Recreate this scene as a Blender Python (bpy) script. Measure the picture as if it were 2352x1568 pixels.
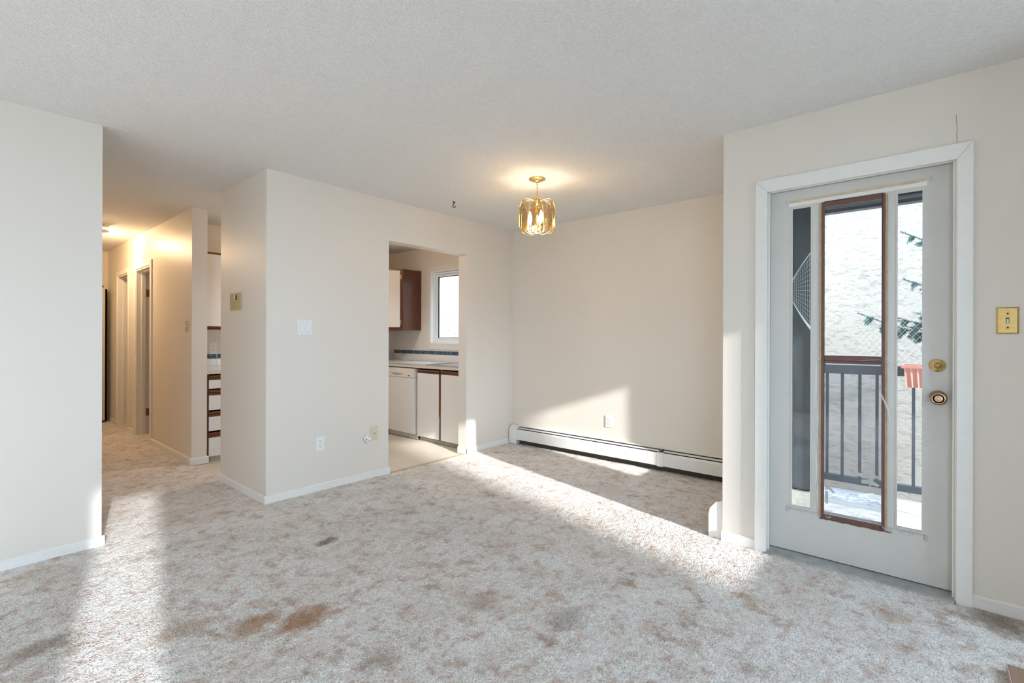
import bpy, math, random
import numpy as np
from mathutils import Vector, Matrix

for _o in list(bpy.data.objects):
    bpy.data.objects.remove(_o, do_unlink=True)
scene = bpy.context.scene
COL = scene.collection
PI = math.pi

# ------------------------------------------------------------------ camera
cam_d = bpy.data.cameras.new('camera')
cam = bpy.data.objects.new('camera', cam_d)
COL.objects.link(cam)
scene.camera = cam
cam_d.sensor_fit = 'HORIZONTAL'
cam_d.sensor_width = 36.0
cam_d.lens = 1105.7 / 2352 * 36.0
cam_d.shift_y = -10.13 / 2352
cam_d.clip_start = 0.02
cam.matrix_world = (Matrix.Translation((0, 0, 1.2166)) @ Matrix.Rotation(math.radians(40.516 - 90), 4, 'Z')
                    @ Matrix.Rotation(PI / 2, 4, 'X') @ Matrix.Rotation(0.003, 4, 'Z'))

# ------------------------------------------------------------------ world, sun, exposure
world = bpy.data.worlds.new('sky')
scene.world = world
world.use_nodes = True
_bg = world.node_tree.nodes['Background']
_bg.inputs['Color'].default_value = (0.58, 0.78, 1.0, 1)
_bg.inputs['Strength'].default_value = 1.65
sun_d = bpy.data.lights.new('sun', 'SUN')
sun = bpy.data.objects.new('sun', sun_d)
COL.objects.link(sun)
sun_d.energy = 1.3
sun_d.color = (1.0, 0.99, 0.97)
sun_d.angle = math.radians(1.2)
SUN_DIR = Vector((0.225, 1.0, -0.337)).normalized()
sun.rotation_euler = SUN_DIR.to_track_quat('-Z', 'Y').to_euler()
sun.location = (-2, -8, 5)


def portal(name, loc, rot, sx, sy):
    d = bpy.data.lights.new(name, 'AREA')
    d.shape = 'RECTANGLE'
    d.size, d.size_y = sx, sy
    d.cycles.is_portal = True
    o = bpy.data.objects.new(name, d)
    COL.objects.link(o)
    o.location = loc
    o.rotation_euler = rot


portal('sky_portal_nook', (3.745, 0.76, 0.815), (PI / 2, 0, 0), 0.49, 0.97)
portal('sky_portal_window', (-2.325, -1.52, 1.15), (PI / 2, 0, 0), 2.35, 1.9)
portal('sky_portal_right', (2.165, -1.52, 1.37), (PI / 2, 0, 0), 0.73, 1.34)

scene.view_settings.view_transform = 'Standard'
scene.view_settings.look = 'None'
scene.view_settings.gamma = 1.0
scene.view_settings.use_curve_mapping = False
scene.view_settings.exposure = 2.99
scene.cycles.use_denoising = True
scene.cycles.use_adaptive_sampling = True
scene.cycles.adaptive_threshold = 0.025
scene.cycles.max_bounces = 10
scene.cycles.diffuse_bounces = 7
scene.cycles.glossy_bounces = 4
scene.cycles.transmission_bounces = 8
scene.cycles.transparent_max_bounces = 16
scene.cycles.caustics_reflective = False
scene.cycles.caustics_refractive = False
scene.cycles.sample_clamp_indirect = 8.0


# ------------------------------------------------------------------ materials
def _new(name):
    m = bpy.data.materials.new(name)
    m.use_nodes = True
    nt = m.node_tree
    return m, nt, nt.nodes['Principled BSDF']


def _n(nt, t, **kw):
    n = nt.nodes.new(t)
    for k, v in kw.items():
        if k in n.inputs.keys() if hasattr(n.inputs, 'keys') else False:
            n.inputs[k].default_value = v
        else:
            setattr(n, k, v)
    return n


def noise(nt, scale, detail=3.0, rough=0.5, vec=None, stretch=None):
    n = nt.nodes.new('ShaderNodeTexNoise')
    n.inputs['Scale'].default_value = scale
    n.inputs['Detail'].default_value = detail
    n.inputs['Roughness'].default_value = rough
    if vec is None:
        g = nt.nodes.new('ShaderNodeNewGeometry')
        vec = g.outputs['Position']
    if stretch:
        mp = nt.nodes.new('ShaderNodeMapping')
        mp.inputs['Scale'].default_value = stretch
        nt.links.new(vec, mp.inputs['Vector'])
        vec = mp.outputs['Vector']
    nt.links.new(vec, n.inputs['Vector'])
    return n.outputs['Fac']


def ramp(nt, fac, stops):
    r = nt.nodes.new('ShaderNodeValToRGB')
    e = r.color_ramp.elements
    e[0].position, e[0].color = stops[0][0], (*stops[0][1], 1) if len(stops[0][1]) == 3 else stops[0][1]
    e[1].position, e[1].color = stops[-1][0], (*stops[-1][1], 1)
    for p, c in stops[1:-1]:
        x = e.new(p)
        x.color = (*c, 1)
    nt.links.new(fac, r.inputs['Fac'])
    return r.outputs['Color']


def mixc(nt, fac, a, b, mode='MIX'):
    m = nt.nodes.new('ShaderNodeMix')
    m.data_type = 'RGBA'
    m.blend_type = mode
    for sock, v in ((m.inputs['Factor'], fac), (m.inputs[6], a), (m.inputs[7], b)):
        if hasattr(v, 'node'):
            nt.links.new(v, sock)
        elif isinstance(v, (int, float)):
            sock.default_value = v
        else:
            sock.default_value = (*v, 1)
    return m.outputs[2]


def math_n(nt, op, a, b=None, clamp=False):
    m = nt.nodes.new('ShaderNodeMath')
    m.operation = op
    m.use_clamp = clamp
    for i, v in enumerate((a, b)):
        if v is None:
            continue
        if hasattr(v, 'node'):
            nt.links.new(v, m.inputs[i])
        else:
            m.inputs[i].default_value = v
    return m.outputs[0]


def add_bump(nt, bsdf, height, strength, dist):
    b = nt.nodes.new('ShaderNodeBump')
    b.inputs['Strength'].default_value = strength
    b.inputs['Distance'].default_value = dist
    nt.links.new(height, b.inputs['Height'])
    nt.links.new(b.outputs['Normal'], bsdf.inputs['Normal'])


def mat(name, color, rough=0.5, metal=0.0, var=0.0, vscale=8.0, bump=None, spec=0.5, stretch=None, coat=0.0):
    m, nt, b = _new(name)
    b.inputs['Base Color'].default_value = (*color, 1)
    b.inputs['Roughness'].default_value = rough
    b.inputs['Metallic'].default_value = metal
    b.inputs['Specular IOR Level'].default_value = spec
    b.inputs['Coat Weight'].default_value = coat
    if var:
        f = noise(nt, vscale, 4, 0.6, stretch=stretch)
        lo = tuple(max(0, c * (1 - var)) for c in color)
        hi = tuple(min(1, c * (1 + var)) for c in color)
        nt.links.new(ramp(nt, f, [(0.3, lo), (0.7, hi)]), b.inputs['Base Color'])
    if bump:
        add_bump(nt, b, noise(nt, bump[0], 3, 0.6, stretch=stretch), bump[1], bump[2])
    return m


def wood(name, dark, light, rough=0.35, axis=2, scale=1.0):
    st = [28 * scale] * 3
    st[axis] = 2.2 * scale
    m, nt, b = _new(name)
    f = noise(nt, 2.2, 6, 0.62, stretch=tuple(st))
    nt.links.new(ramp(nt, f, [(0.32, dark), (0.68, light)]), b.inputs['Base Color'])
    b.inputs['Roughness'].default_value = rough
    add_bump(nt, b, f, 0.1, 0.002)
    return m


def glass(name, tint=(1, 1, 1), refl=1.0, haze=0.0):
    """thin pane: transparent with a fresnel reflection, optionally some hazy dirt"""
    m = bpy.data.materials.new(name)
    m.use_nodes = True
    nt = m.node_tree
    nt.nodes.clear()
    out = nt.nodes.new('ShaderNodeOutputMaterial')
    tr = nt.nodes.new('ShaderNodeBsdfTransparent')
    tr.inputs[0].default_value = (*tint, 1)
    gl = nt.nodes.new('ShaderNodeBsdfGlossy')
    gl.inputs['Roughness'].default_value = 0.01
    fr = nt.nodes.new('ShaderNodeFresnel')
    gb = nt.nodes.new('ShaderNodeNewGeometry')
    nt.links.new(math_n(nt, 'ADD', 1.45, math_n(nt, 'MULTIPLY', gb.outputs['Backfacing'], 1 / 1.45 - 1.45)), fr.inputs[0])
    mx = nt.nodes.new('ShaderNodeMixShader')
    f = math_n(nt, 'MULTIPLY', fr.outputs[0], refl)
    nt.links.new(f, mx.inputs[0])
    nt.links.new(tr.outputs[0], mx.inputs[1])
    nt.links.new(gl.outputs[0], mx.inputs[2])
    last = mx.outputs[0]
    if haze:
        df = nt.nodes.new('ShaderNodeBsdfDiffuse')
        df.inputs[0].default_value = (0.8, 0.85, 0.9, 1)
        m2 = nt.nodes.new('ShaderNodeMixShader')
        hz = math_n(nt, 'MULTIPLY', noise(nt, 6, 4, 0.6), haze)
        nt.links.new(hz, m2.inputs[0])
        nt.links.new(last, m2.inputs[1])
        nt.links.new(df.outputs[0], m2.inputs[2])
        last = m2.outputs[0]
    nt.links.new(last, out.inputs[0])
    return m


def emit(name, color, strength):
    m, nt, b = _new(name)
    b.inputs['Base Color'].default_value = (*color, 1)
    b.inputs['Emission Color'].default_value = (*color, 1)
    b.inputs['Emission Strength'].default_value = strength
    return m


def film(name, color, alpha, rough=0.15):
    m, nt, b = _new(name)
    b.inputs['Base Color'].default_value = (*color, 1)
    b.inputs['Roughness'].default_value = rough
    b.inputs['Alpha'].default_value = alpha
    return m


def carpet_mat():
    m, nt, b = _new('mottled_carpet')
    geo = nt.nodes.new('ShaderNodeNewGeometry')
    pos = geo.outputs['Position']
    n1 = noise(nt, 3.4, 5, 0.66, pos)
    n2 = noise(nt, 11.0, 5, 0.7, pos)
    n3 = noise(nt, 7.5, 5, 0.65, pos, stretch=(1.0, 0.75, 1.0))
    fib = noise(nt, 175, 2, 0.6, pos)
    fib2 = noise(nt, 45, 3, 0.6, pos)
    cream, beige = (0.95, 0.94, 0.925), (0.86, 0.82, 0.775)
    pink, brown = (0.62, 0.43, 0.345), (0.46, 0.335, 0.235)
    c = mixc(nt, ramp(nt, n1, [(0.42, (0, 0, 0)), (0.62, (1, 1, 1))]), cream, beige)
    c = mixc(nt, math_n(nt, 'MULTIPLY', ramp(nt, n2, [(0.50, (0, 0, 0)), (0.70, (1, 1, 1))]), 0.9), c, pink)
    c = mixc(nt, math_n(nt, 'MULTIPLY', ramp(nt, n3, [(0.56, (0, 0, 0)), (0.73, (1, 1, 1))]), 0.85), c, brown)
    # stains: (x, y, radius x, radius y, colour, amount)
    n4 = noise(nt, 14, 4, 0.6, pos)
    for sx, sy, rx, ry, colr, amt in (
            (1.00, 2.03, 0.17, 0.11, (0.43, 0.22, 0.09), 0.85), (0.84, 2.16, 0.16, 0.09, (0.45, 0.26, 0.12), 0.7), (0.64, 2.33, 0.17, 0.08, (0.52, 0.34, 0.20), 0.5),
            (1.47, 2.71, 0.09, 0.07, (0.20, 0.145, 0.10), 0.8), (0.24, 2.62, 0.15, 0.08, (0.26, 0.16, 0.09), 0.6),
            (1.60, 1.54, 0.10, 0.10, (0.40, 0.25, 0.15), 0.5), (1.06, 1.57, 0.10, 0.09, (0.33, 0.2, 0.13), 0.5),
            (2.44, 0.62, 0.05, 0.09, (0.50, 0.30, 0.14), 0.5), (2.70, 0.10, 0.09, 0.12, (0.50, 0.32, 0.18), 0.5),
            (1.74, 1.17, 0.12, 0.10, (0.25, 0.2, 0.17), 0.45), (2.95, -0.25, 0.16, 0.12, (0.22, 0.15, 0.10), 0.7)):
        mp = nt.nodes.new('ShaderNodeMapping')
        mp.vector_type = 'TEXTURE'
        mp.inputs['Location'].default_value = (sx, sy, 0)
        mp.inputs['Scale'].default_value = (rx, ry, 1)
        nt.links.new(pos, mp.inputs['Vector'])
        vl = nt.nodes.new('ShaderNodeVectorMath')
        vl.operation = 'LENGTH'
        nt.links.new(mp.outputs[0], vl.inputs[0])
        d = math_n(nt, 'ADD', vl.outputs['Value'], math_n(nt, 'MULTIPLY', math_n(nt, 'SUBTRACT', n4, 0.5), 1.6))
        f = ramp(nt, d, [(0.35, (amt,) * 3), (1.0, (0, 0, 0))])
        c = mixc(nt, f, c, colr)
    # yarn speckle
    c = mixc(nt, 1.0, c, ramp(nt, fib, [(0.33, (0.58, 0.525, 0.50)), (0.46, (0.94, 0.93, 0.92)), (0.66, (1.0, 1.0, 1.0))]), 'MULTIPLY')
    c = mixc(nt, 1.0, c, ramp(nt, fib2, [(0.33, (0.87, 0.84, 0.82)), (0.55, (1.0, 1.0, 1.0))]), 'MULTIPLY')
    nt.links.new(c, b.inputs['Base Color'])
    b.inputs['Roughness'].default_value = 0.95
    b.inputs['Specular IOR Level'].default_value = 0.1
    b.inputs['Sheen Weight'].default_value = 0.15
    add_bump(nt, b, noise(nt, 150, 2, 0.7, pos), 1.0, 0.008)
    return m


def vinyl_mat():
    m, nt, b = _new('sheet_vinyl')
    br = nt.nodes.new('ShaderNodeTexBrick')
    br.offset = 0.0
    br.inputs['Scale'].default_value = 1.0
    br.inputs['Brick Width'].default_value = 0.23
    br.inputs['Row Height'].default_value = 0.23
    br.inputs['Mortar Size'].default_value = 0.004
    br.inputs['Color1'].default_value = (0.78, 0.73, 0.63, 1)
    br.inputs['Color2'].default_value = (0.75, 0.70, 0.60, 1)
    br.inputs['Mortar'].default_value = (0.68, 0.62, 0.52, 1)
    g = nt.nodes.new('ShaderNodeNewGeometry')
    nt.links.new(g.outputs['Position'], br.inputs['Vector'])
    f = noise(nt, 18, 4, 0.6)
    nt.links.new(mixc(nt, 0.35, br.outputs['Color'], ramp(nt, f, [(0.3, (0.66, 0.60, 0.50)), (0.7, (0.80, 0.76, 0.68))])),
                 b.inputs['Base Color'])
    b.inputs['Roughness'].default_value = 0.28
    return m


def stucco_mat():
    m, nt, b = _new('trowelled_stucco')
    f = noise(nt, 13, 7, 0.72, stretch=(1, 0.6, 1.5))
    f2 = noise(nt, 40, 4, 0.7, stretch=(1, 0.6, 1.6))
    nt.links.new(ramp(nt, noise(nt, 1.5, 3), [(0.3, (0.285, 0.224, 0.178)), (0.7, (0.322, 0.258, 0.208))]), b.inputs['Base Color'])
    b.inputs['Roughness'].default_value = 0.95
    h = math_n(nt, 'ADD', ramp(nt, f, [(0.30, (0, 0, 0)), (0.46, (0.8, 0.8, 0.8)), (0.70, (1, 1, 1))]), math_n(nt, 'MULTIPLY', f2, 0.5))
    add_bump(nt, b, h, 0.85, 0.014)
    return m


def marble_tile_mat():
    m, nt, b = _new('dark_marble_tile')
    f = noise(nt, 60, 6, 0.7)
    nt.links.new(ramp(nt, f, [(0.38, (0.012, 0.03, 0.045)), (0.55, (0.06, 0.11, 0.14)), (0.68, (0.35, 0.42, 0.45))]),
                 b.inputs['Base Color'])
    b.inputs['Roughness'].default_value = 0.35
    return m


MT = dict(
    wall=mat('wall_paint', (0.75, 0.698, 0.628), 0.42, bump=(220, 0.10, 0.002), spec=0.35),
    ceil=mat('popcorn_ceiling', (0.86, 0.86, 0.85), 0.95, var=0.05, vscale=90, bump=(130, 1.0, 0.010), spec=0.1),
    trim=mat('white_trim', (0.80, 0.785, 0.75), 0.4, var=0.02, vscale=20, bump=(60, 0.05, 0.002)),
    doorw=mat('door_white', (0.62, 0.60, 0.56), 0.45, var=0.03, vscale=5, bump=(140, 0.06, 0.002)),
    carpet=carpet_mat(), vinyl=vinyl_mat(), stucco=stucco_mat(), marble=marble_tile_mat(),
    plastic=mat('white_plastic', (0.82, 0.82, 0.81), 0.35),
    ivory=mat('ivory_plastic', (0.66, 0.62, 0.46), 0.4),
    almond=mat('aged_gold_plastic', (0.53, 0.42, 0.20), 0.45, var=0.06),
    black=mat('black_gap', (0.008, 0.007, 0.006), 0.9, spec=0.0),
    slot=mat('dark_slot', (0.03, 0.028, 0.026), 0.8, spec=0.1),
    brass=mat('polished_brass', (0.80, 0.60, 0.27), 0.22, 1.0),
    bbrass=mat('brushed_brass', (0.58, 0.40, 0.15), 0.42, 0.85, var=0.08, vscale=60),
    bronze=mat('worn_bronze', (0.42, 0.26, 0.17), 0.32, 1.0, var=0.15, vscale=70),
    chrome=mat('chrome', (0.85, 0.86, 0.88), 0.08, 1.0),
    steel=mat('stainless_steel', (0.72, 0.74, 0.77), 0.2, 1.0),
    heater=mat('heater_enamel', (0.80, 0.79, 0.765), 0.35),
    fins=mat('heater_fins', (0.075, 0.060, 0.045), 0.9, var=0.2, vscale=40),
    melamine=mat('white_melamine', (0.78, 0.755, 0.73), 0.4),
    appl=mat('almond_appliance', (0.78, 0.73, 0.655), 0.35),
    applw=mat('dishwasher_white', (0.76, 0.755, 0.745), 0.35),
    oak=wood('stained_oak', (0.085, 0.025, 0.010), (0.24, 0.085, 0.035), 0.35, axis=1),
    oakx=wood('stained_oak_x', (0.085, 0.025, 0.010), (0.24, 0.085, 0.035), 0.35, axis=0),
    oakz=wood('stained_oak_upright', (0.055, 0.016, 0.008), (0.16, 0.050, 0.024), 0.28, axis=2),
    oakl=wood('bare_wood_edge', (0.30, 0.17, 0.07), (0.45, 0.28, 0.13), 0.5, axis=2),
    laminate=mat('pale_laminate', (0.76, 0.755, 0.76), 0.16),
    lamedge=mat('laminate_edge', (0.64, 0.60, 0.53), 0.4),
    wtile=mat('white_glazed_tile', (0.76, 0.74, 0.715), 0.12),
    grout=mat('grout', (0.62, 0.60, 0.56), 0.9),
    vinylw=mat('window_vinyl', (0.84, 0.85, 0.86), 0.3),
    kick=mat('grey_kick_plate', (0.50, 0.49, 0.46), 0.5, var=0.05),
    kickd=mat('dirty_kick_board', (0.44, 0.40, 0.32), 0.7, var=0.15, vscale=12),
    brownfr=mat('brown_sash', (0.145, 0.066, 0.052), 0.4, var=0.15, vscale=25),
    tan=mat('bare_tan_strip', (0.42, 0.31, 0.19), 0.6, var=0.15, vscale=30),
    pane=glass('pane_glass', (0.92, 0.95, 0.95)),
    panel2=glass('storm_sash_glass', (0.74, 0.765, 0.79), 1.0, 0.10),
    panet=glass('sun_dimming_glass', (0.72, 0.74, 0.76)),
    panek=glass('kitchen_pane_glass', (0.95, 0.96, 0.93)),
    mask=mat('masking_tape', (0.62, 0.52, 0.34), 0.8, var=0.1, vscale=40),
    duct=mat('grey_duct_tape', (0.50, 0.49, 0.46), 0.55, var=0.1, vscale=30),
    film=film('torn_plastic_film', (0.85, 0.87, 0.88), 0.38, 0.12),
    clear=film('clear_plastic', (0.8, 0.82, 0.82), 0.6, 0.1),
    thresh=mat('grey_threshold', (0.34, 0.345, 0.33), 0.45, var=0.2, vscale=14),
    dirt=mat('grime', (0.20, 0.155, 0.11), 0.9),
    amber=glass('smoked_amber_glass', (0.95, 0.85, 0.67), 1.6),
    bevelg=glass('clear_bevel_glass', (0.97, 0.92, 0.82), 2.0),
    bulb=emit('lit_bulb', (1.0, 0.80, 0.52), 7.0),
    iron=mat('dark_brown_iron', (0.05, 0.028, 0.018), 0.5),
    post=mat('charcoal_paint', (0.040, 0.050, 0.060), 0.35, var=0.2, vscale=9, bump=(35, 0.35, 0.006), stretch=(1, 1, 0.4)),
    rail=mat('dark_rail_paint', (0.045, 0.052, 0.062), 0.4),
    soffit=mat('grey_soffit', (0.16, 0.165, 0.18), 0.6),
    deck=mat('pale_deck', (0.42, 0.41, 0.39), 0.85, var=0.08, vscale=6, stretch=(2, 14, 1)),
    conc=mat('concrete', (0.34, 0.335, 0.32), 0.95, var=0.15, vscale=45, bump=(120, 0.5, 0.004)),
    net=mat('white_netting', (0.80, 0.82, 0.84), 0.6),
    salmon=mat('salmon_plastic', (0.62, 0.235, 0.175), 0.4),
    needle=mat('spruce_needles', (0.055, 0.115, 0.10), 0.6, var=0.45, vscale=9),
    bark=mat('spruce_bark', (0.11, 0.075, 0.05), 0.9, var=0.3, vscale=30),
    ground=mat('courtyard_ground', (0.30, 0.30, 0.27), 0.95, var=0.15, vscale=1),
    board=wood('brown_board', (0.25, 0.155, 0.105), (0.34, 0.215, 0.15), 0.55, axis=0),
    boarde=mat('pale_board_edge', (0.48, 0.37, 0.32), 0.6),
)



# ------------------------------------------------------------------ mesh helpers
def wloc(o):
    v = Vector((0, 0, 0))
    while o is not None:
        v += o.location
        o = o.parent
    return v


class M:
    def __init__(s):
        s.v, s.f = [], []

    def add(s, vs, fs):
        k = len(s.v)
        s.v += [tuple(map(float, p)) for p in vs]
        s.f += [tuple(i + k for i in f) for f in fs]
        return s

    def box(s, x0, x1, y0, y1, z0, z1):
        return s.add([(x0, y0, z0), (x1, y0, z0), (x1, y1, z0), (x0, y1, z0), (x0, y0, z1), (x1, y0, z1), (x1, y1, z1), (x0, y1, z1)],
                     [(0, 3, 2, 1), (4, 5, 6, 7), (0, 1, 5, 4), (1, 2, 6, 5), (2, 3, 7, 6), (3, 0, 4, 7)])

    def prism(s, poly, axis, a, b):
        """poly: 2-D outline in the two other axes (cyclic order), extruded along axis from a to b"""
        n = len(poly)

        def p3(p, t):
            return {0: (t, p[0], p[1]), 1: (p[0], t, p[1]), 2: (p[0], p[1], t)}[axis]
        vs = [p3(p, a) for p in poly] + [p3(p, b) for p in poly]
        return s.add(vs, [tuple(range(n))[::-1], tuple(range(n, 2 * n))] + [(i, (i + 1) % n, n + (i + 1) % n, n + i) for i in range(n)])

    def tube(s, pts, r, n=6, closed=False, cap=True):
        pts = [Vector(p) for p in pts]
        m = len(pts)
        rs = r if isinstance(r, (list, tuple)) else [r] * m
        vs, fs = [], []
        up = None
        for i, p in enumerate(pts):
            a = pts[(i - 1) % m] if (closed or i > 0) else p
            b = pts[(i + 1) % m] if (closed or i < m - 1) else p
            t = (b - a)
            t = t.normalized() if t.length > 1e-9 else Vector((0, 0, 1))
            if up is None:
                up = Vector((0, 0, 1)) if abs(t.z) < 0.9 else Vector((1, 0, 0))
            sd = t.cross(up)
            if sd.length < 1e-6:
                sd = t.cross(Vector((0.3, 0.8, 0.5)))
            sd.normalize()
            up = sd.cross(t).normalized()
            for k in range(n):
                an = 2 * PI * k / n
                vs.append(p + (sd * math.cos(an) + up * math.sin(an)) * rs[i])
        for i in range(m if closed else m - 1):
            j = (i + 1) % m
            for k in range(n):
                fs.append((i * n + k, i * n + (k + 1) % n, j * n + (k + 1) % n, j * n + k))
        if cap and not closed:
            fs.append(tuple(range(n))[::-1])
            fs.append(tuple(range((m - 1) * n, m * n)))
        return s.add(vs, fs)

    def lathe(s, prof, origin, axis=(0, 0, 1), n=24):
        """prof: (radius, height along axis)"""
        ax = Vector(axis).normalized()
        a = ax.cross(Vector((0, 0, 1)) if abs(ax.z) < 0.9 else Vector((1, 0, 0))).normalized()
        b = ax.cross(a)
        o = Vector(origin)
        vs, fs = [], []
        for r, h in prof:
            for k in range(n):
                an = 2 * PI * k / n
                vs.append(o + ax * h + (a * math.cos(an) + b * math.sin(an)) * r)
        for i in range(len(prof) - 1):
            for k in range(n):
                fs.append((i * n + k, i * n + (k + 1) % n, (i + 1) * n + (k + 1) % n, (i + 1) * n + k))
        if prof[0][0] > 1e-6:
            fs.append(tuple(range(n))[::-1])
        if prof[-1][0] > 1e-6:
            fs.append(tuple(range((len(prof) - 1) * n, len(prof) * n)))
        return s.add(vs, fs)

    def build(s, name, m, parent=None, smooth=False, bevel=0.0, loc=None):
        me = bpy.data.meshes.new(name)
        off = wloc(parent) if parent is not None else Vector(loc or (0, 0, 0))
        me.from_pydata([(x - off.x, y - off.y, z - off.z) for x, y, z in s.v], [], s.f)
        me.validate()
        me.update()
        import bmesh
        bm = bmesh.new()
        bm.from_mesh(me)
        bmesh.ops.remove_doubles(bm, verts=bm.verts, dist=1e-6)
        bmesh.ops.recalc_face_normals(bm, faces=bm.faces)
        bm.to_mesh(me)
        bm.free()
        o = bpy.data.objects.new(name, me)
        COL.objects.link(o)
        me.materials.append(MT[m] if isinstance(m, str) else m)
        if parent is not None:
            o.parent = parent
        elif loc:
            o.location = loc
        if smooth:
            for p in me.polygons:
                p.use_smooth = True
        if bevel:
            md = o.modifiers.new('bevel', 'BEVEL')
            md.width = bevel
            md.segments = 2
            md.limit_method = 'ANGLE'
        return o


def box(name, m, b, parent=None, bevel=0.0, loc=None):
    return M().box(*b).build(name, m, parent, bevel=bevel, loc=loc)


def empty(name, loc):
    o = bpy.data.objects.new(name, None)
    o.empty_display_size = 0.05
    COL.objects.link(o)
    o.location = loc
    return o


def thing(name, label, cat, loc, group=None):
    return tag(empty(name, loc), label, cat, group)


def tag(o, label, cat, group=None):
    o['label'] = label
    o['category'] = cat
    if group:
        o['group'] = group
    return o


def st(o, label=None):
    o['kind'] = 'structure'
    if label:
        o['label'] = label
    return o


def instance(src, name, loc, parent):
    o = bpy.data.objects.new(name, src.data)
    COL.objects.link(o)
    o.parent = parent
    o.location = loc
    return o


# ------------------------------------------------------------------ dimensions (x to the right-hand far corner, y to the left-hand far corner)
H = 2.44
YW = 3.64          # wall with the light switch, face towards the room
XB = 1.503         # hall side of the kitchen wall
XD = 4.27          # back wall of the dining nook
XDOOR = 3.038      # wall with the balcony door
YN = 0.92          # side wall of the nook
YK = 5.953         # kitchen back wall
ZK = -0.02         # kitchen floor

# ================================================================== STRUCTURE
floor = M().box(-3.6, 4.27, -1.5, 3.64, -0.12, -0.012).box(0.46, 1.523, 3.64, 9.07, -0.12, -0.012).box(1.523, 3.4, 6.07, 9.07, -0.12, -0.012) \
    .build('floor', 'carpet')
st(floor, 'cream carpet mottled with pink and brown blotches')


def band_noise(shape, step, wl, rng, width=0.5):
    """gaussian noise band-passed around the wavelength wl (metres)"""
    a = rng.standard_normal(shape)
    F = np.fft.rfft2(a)
    fy = np.fft.fftfreq(shape[0], step)[:, None]
    fx = np.fft.rfftfreq(shape[1], step)[None, :]
    k = np.sqrt(fx * fx + fy * fy) * wl + 1e-9
    F *= np.exp(-(np.log(k) / width) ** 2)
    a = np.fft.irfft2(F, shape)
    return a / a.std()


def pile(x0, x1, y0, y1, step, seed, keep, amp=1.0):
    rng = np.random.default_rng(seed)
    nx, ny = int(round((x1 - x0) / step)) + 1, int(round((y1 - y0) / step)) + 1
    X, Y = np.meshgrid(np.linspace(x0, x1, nx), np.linspace(y0, y1, ny))
    tuft = band_noise(X.shape, step, max(0.012, 2.6 * step), rng, 0.35)
    clump = band_noise(X.shape, step, 0.05, rng, 0.6)
    wave = band_noise(X.shape, step, 0.45, rng, 0.5)
    crack = band_noise(X.shape, step, 0.11, rng, 0.6)
    cr = np.clip(1 - np.abs(crack) / 0.10, 0, 1) * np.clip((band_noise(X.shape, step, 0.5, rng, 0.5) - 0.7) * 1.5, 0, 1)
    Z = -0.004 + amp * (0.0016 * np.clip(tuft, -2.2, 1.6) + 0.0007 * clump + 0.0010 * wave - 0.004 * cr)
    X = X + amp * 0.0012 * band_noise(X.shape, step, 0.02, rng)
    Y = Y + amp * 0.0012 * band_noise(X.shape, step, 0.02, rng)
    cx = (X[:-1, :-1] + X[1:, 1:]) / 2
    cy = (Y[:-1, :-1] + Y[1:, 1:]) / 2
    kk = keep(cx, cy)
    idx = np.arange(nx * ny).reshape(ny, nx)
    quads = np.stack([idx[:-1, :-1], idx[:-1, 1:], idx[1:, 1:], idx[1:, :-1]], -1)[kk]
    used, inv = np.unique(quads, return_inverse=True)
    V = np.stack([X.ravel(), Y.ravel(), Z.ravel()], -1)[used]
    return V.astype(np.float32), inv.reshape(-1, 4).astype(np.int32)


def in_view(x, y, a0=-9, a1=93.0):
    an = np.degrees(np.arctan2(y, x))
    return (an > a0) & (an < a1)


def carpet_pile():
    parts = []

    def near(x, y):
        d = np.hypot(x, y)
        room = (x < XDOOR) | (y > YN)
        room &= ~((x > XDOOR - 0.03) & (y < 0.69) & (y > -0.13))
        return in_view(x, y) & (d > 1.25) & (d < 3.5) & room & (y < YW)

    def far(x, y):
        d = np.hypot(x, y)
        return in_view(x, y) & (d >= 3.47) & (y < YW) & (y > YN)
    parts.append(pile(-0.3, 4.27, -0.6, 3.64, 0.0045, 3, near))
    parts.append(pile(-0.3, 4.27, 0.9, 3.64, 0.008, 4, far))
    parts.append(pile(0.58, 1.52, 3.61, 6.4, 0.009, 5, lambda x, y: x == x))
    parts.append(pile(0.58, 1.62, 6.35, 8.95, 0.016, 6, lambda x, y: x == x, 0.7))
    k = 0
    vs, fs = [], []
    for v, f in parts:
        vs.append(v)
        fs.append(f + k)
        k += len(v)
    v = np.concatenate(vs)
    f = np.concatenate(fs)
    me = bpy.data.meshes.new('carpet_pile')
    me.vertices.add(len(v))
    me.vertices.foreach_set('co', v.ravel())
    me.loops.add(f.size)
    me.loops.foreach_set('vertex_index', f.ravel())
    me.polygons.add(len(f))
    me.polygons.foreach_set('loop_start', np.arange(0, f.size, 4, dtype=np.int32))
    me.polygons.foreach_set('loop_total', np.full(len(f), 4, np.int32))
    me.polygons.foreach_set('use_smooth', np.ones(len(f), bool))
    me.update()
    me.validate()
    me.materials.append(MT['carpet'])
    o = bpy.data.objects.new('carpet_pile', me)
    COL.objects.link(o)
    o.parent = floor
    o['kind'] = 'stuff'


carpet_pile()

st(M().box(1.523, 4.27, 3.64, 5.96, -0.12, ZK).build('floor_kitchen', 'vinyl'), 'cream sheet vinyl floor of the kitchen')
st(box('ceiling', 'ceil', (-3.75, 4.5, -1.6, 9.2, H, H + 0.25)), 'off-white popcorn textured ceiling')


def wall(name, boxes, label=None, m='wall'):
    k = M()
    for b in boxes:
        k.box(*b)
    return st(k.build(name, m), label)


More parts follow.
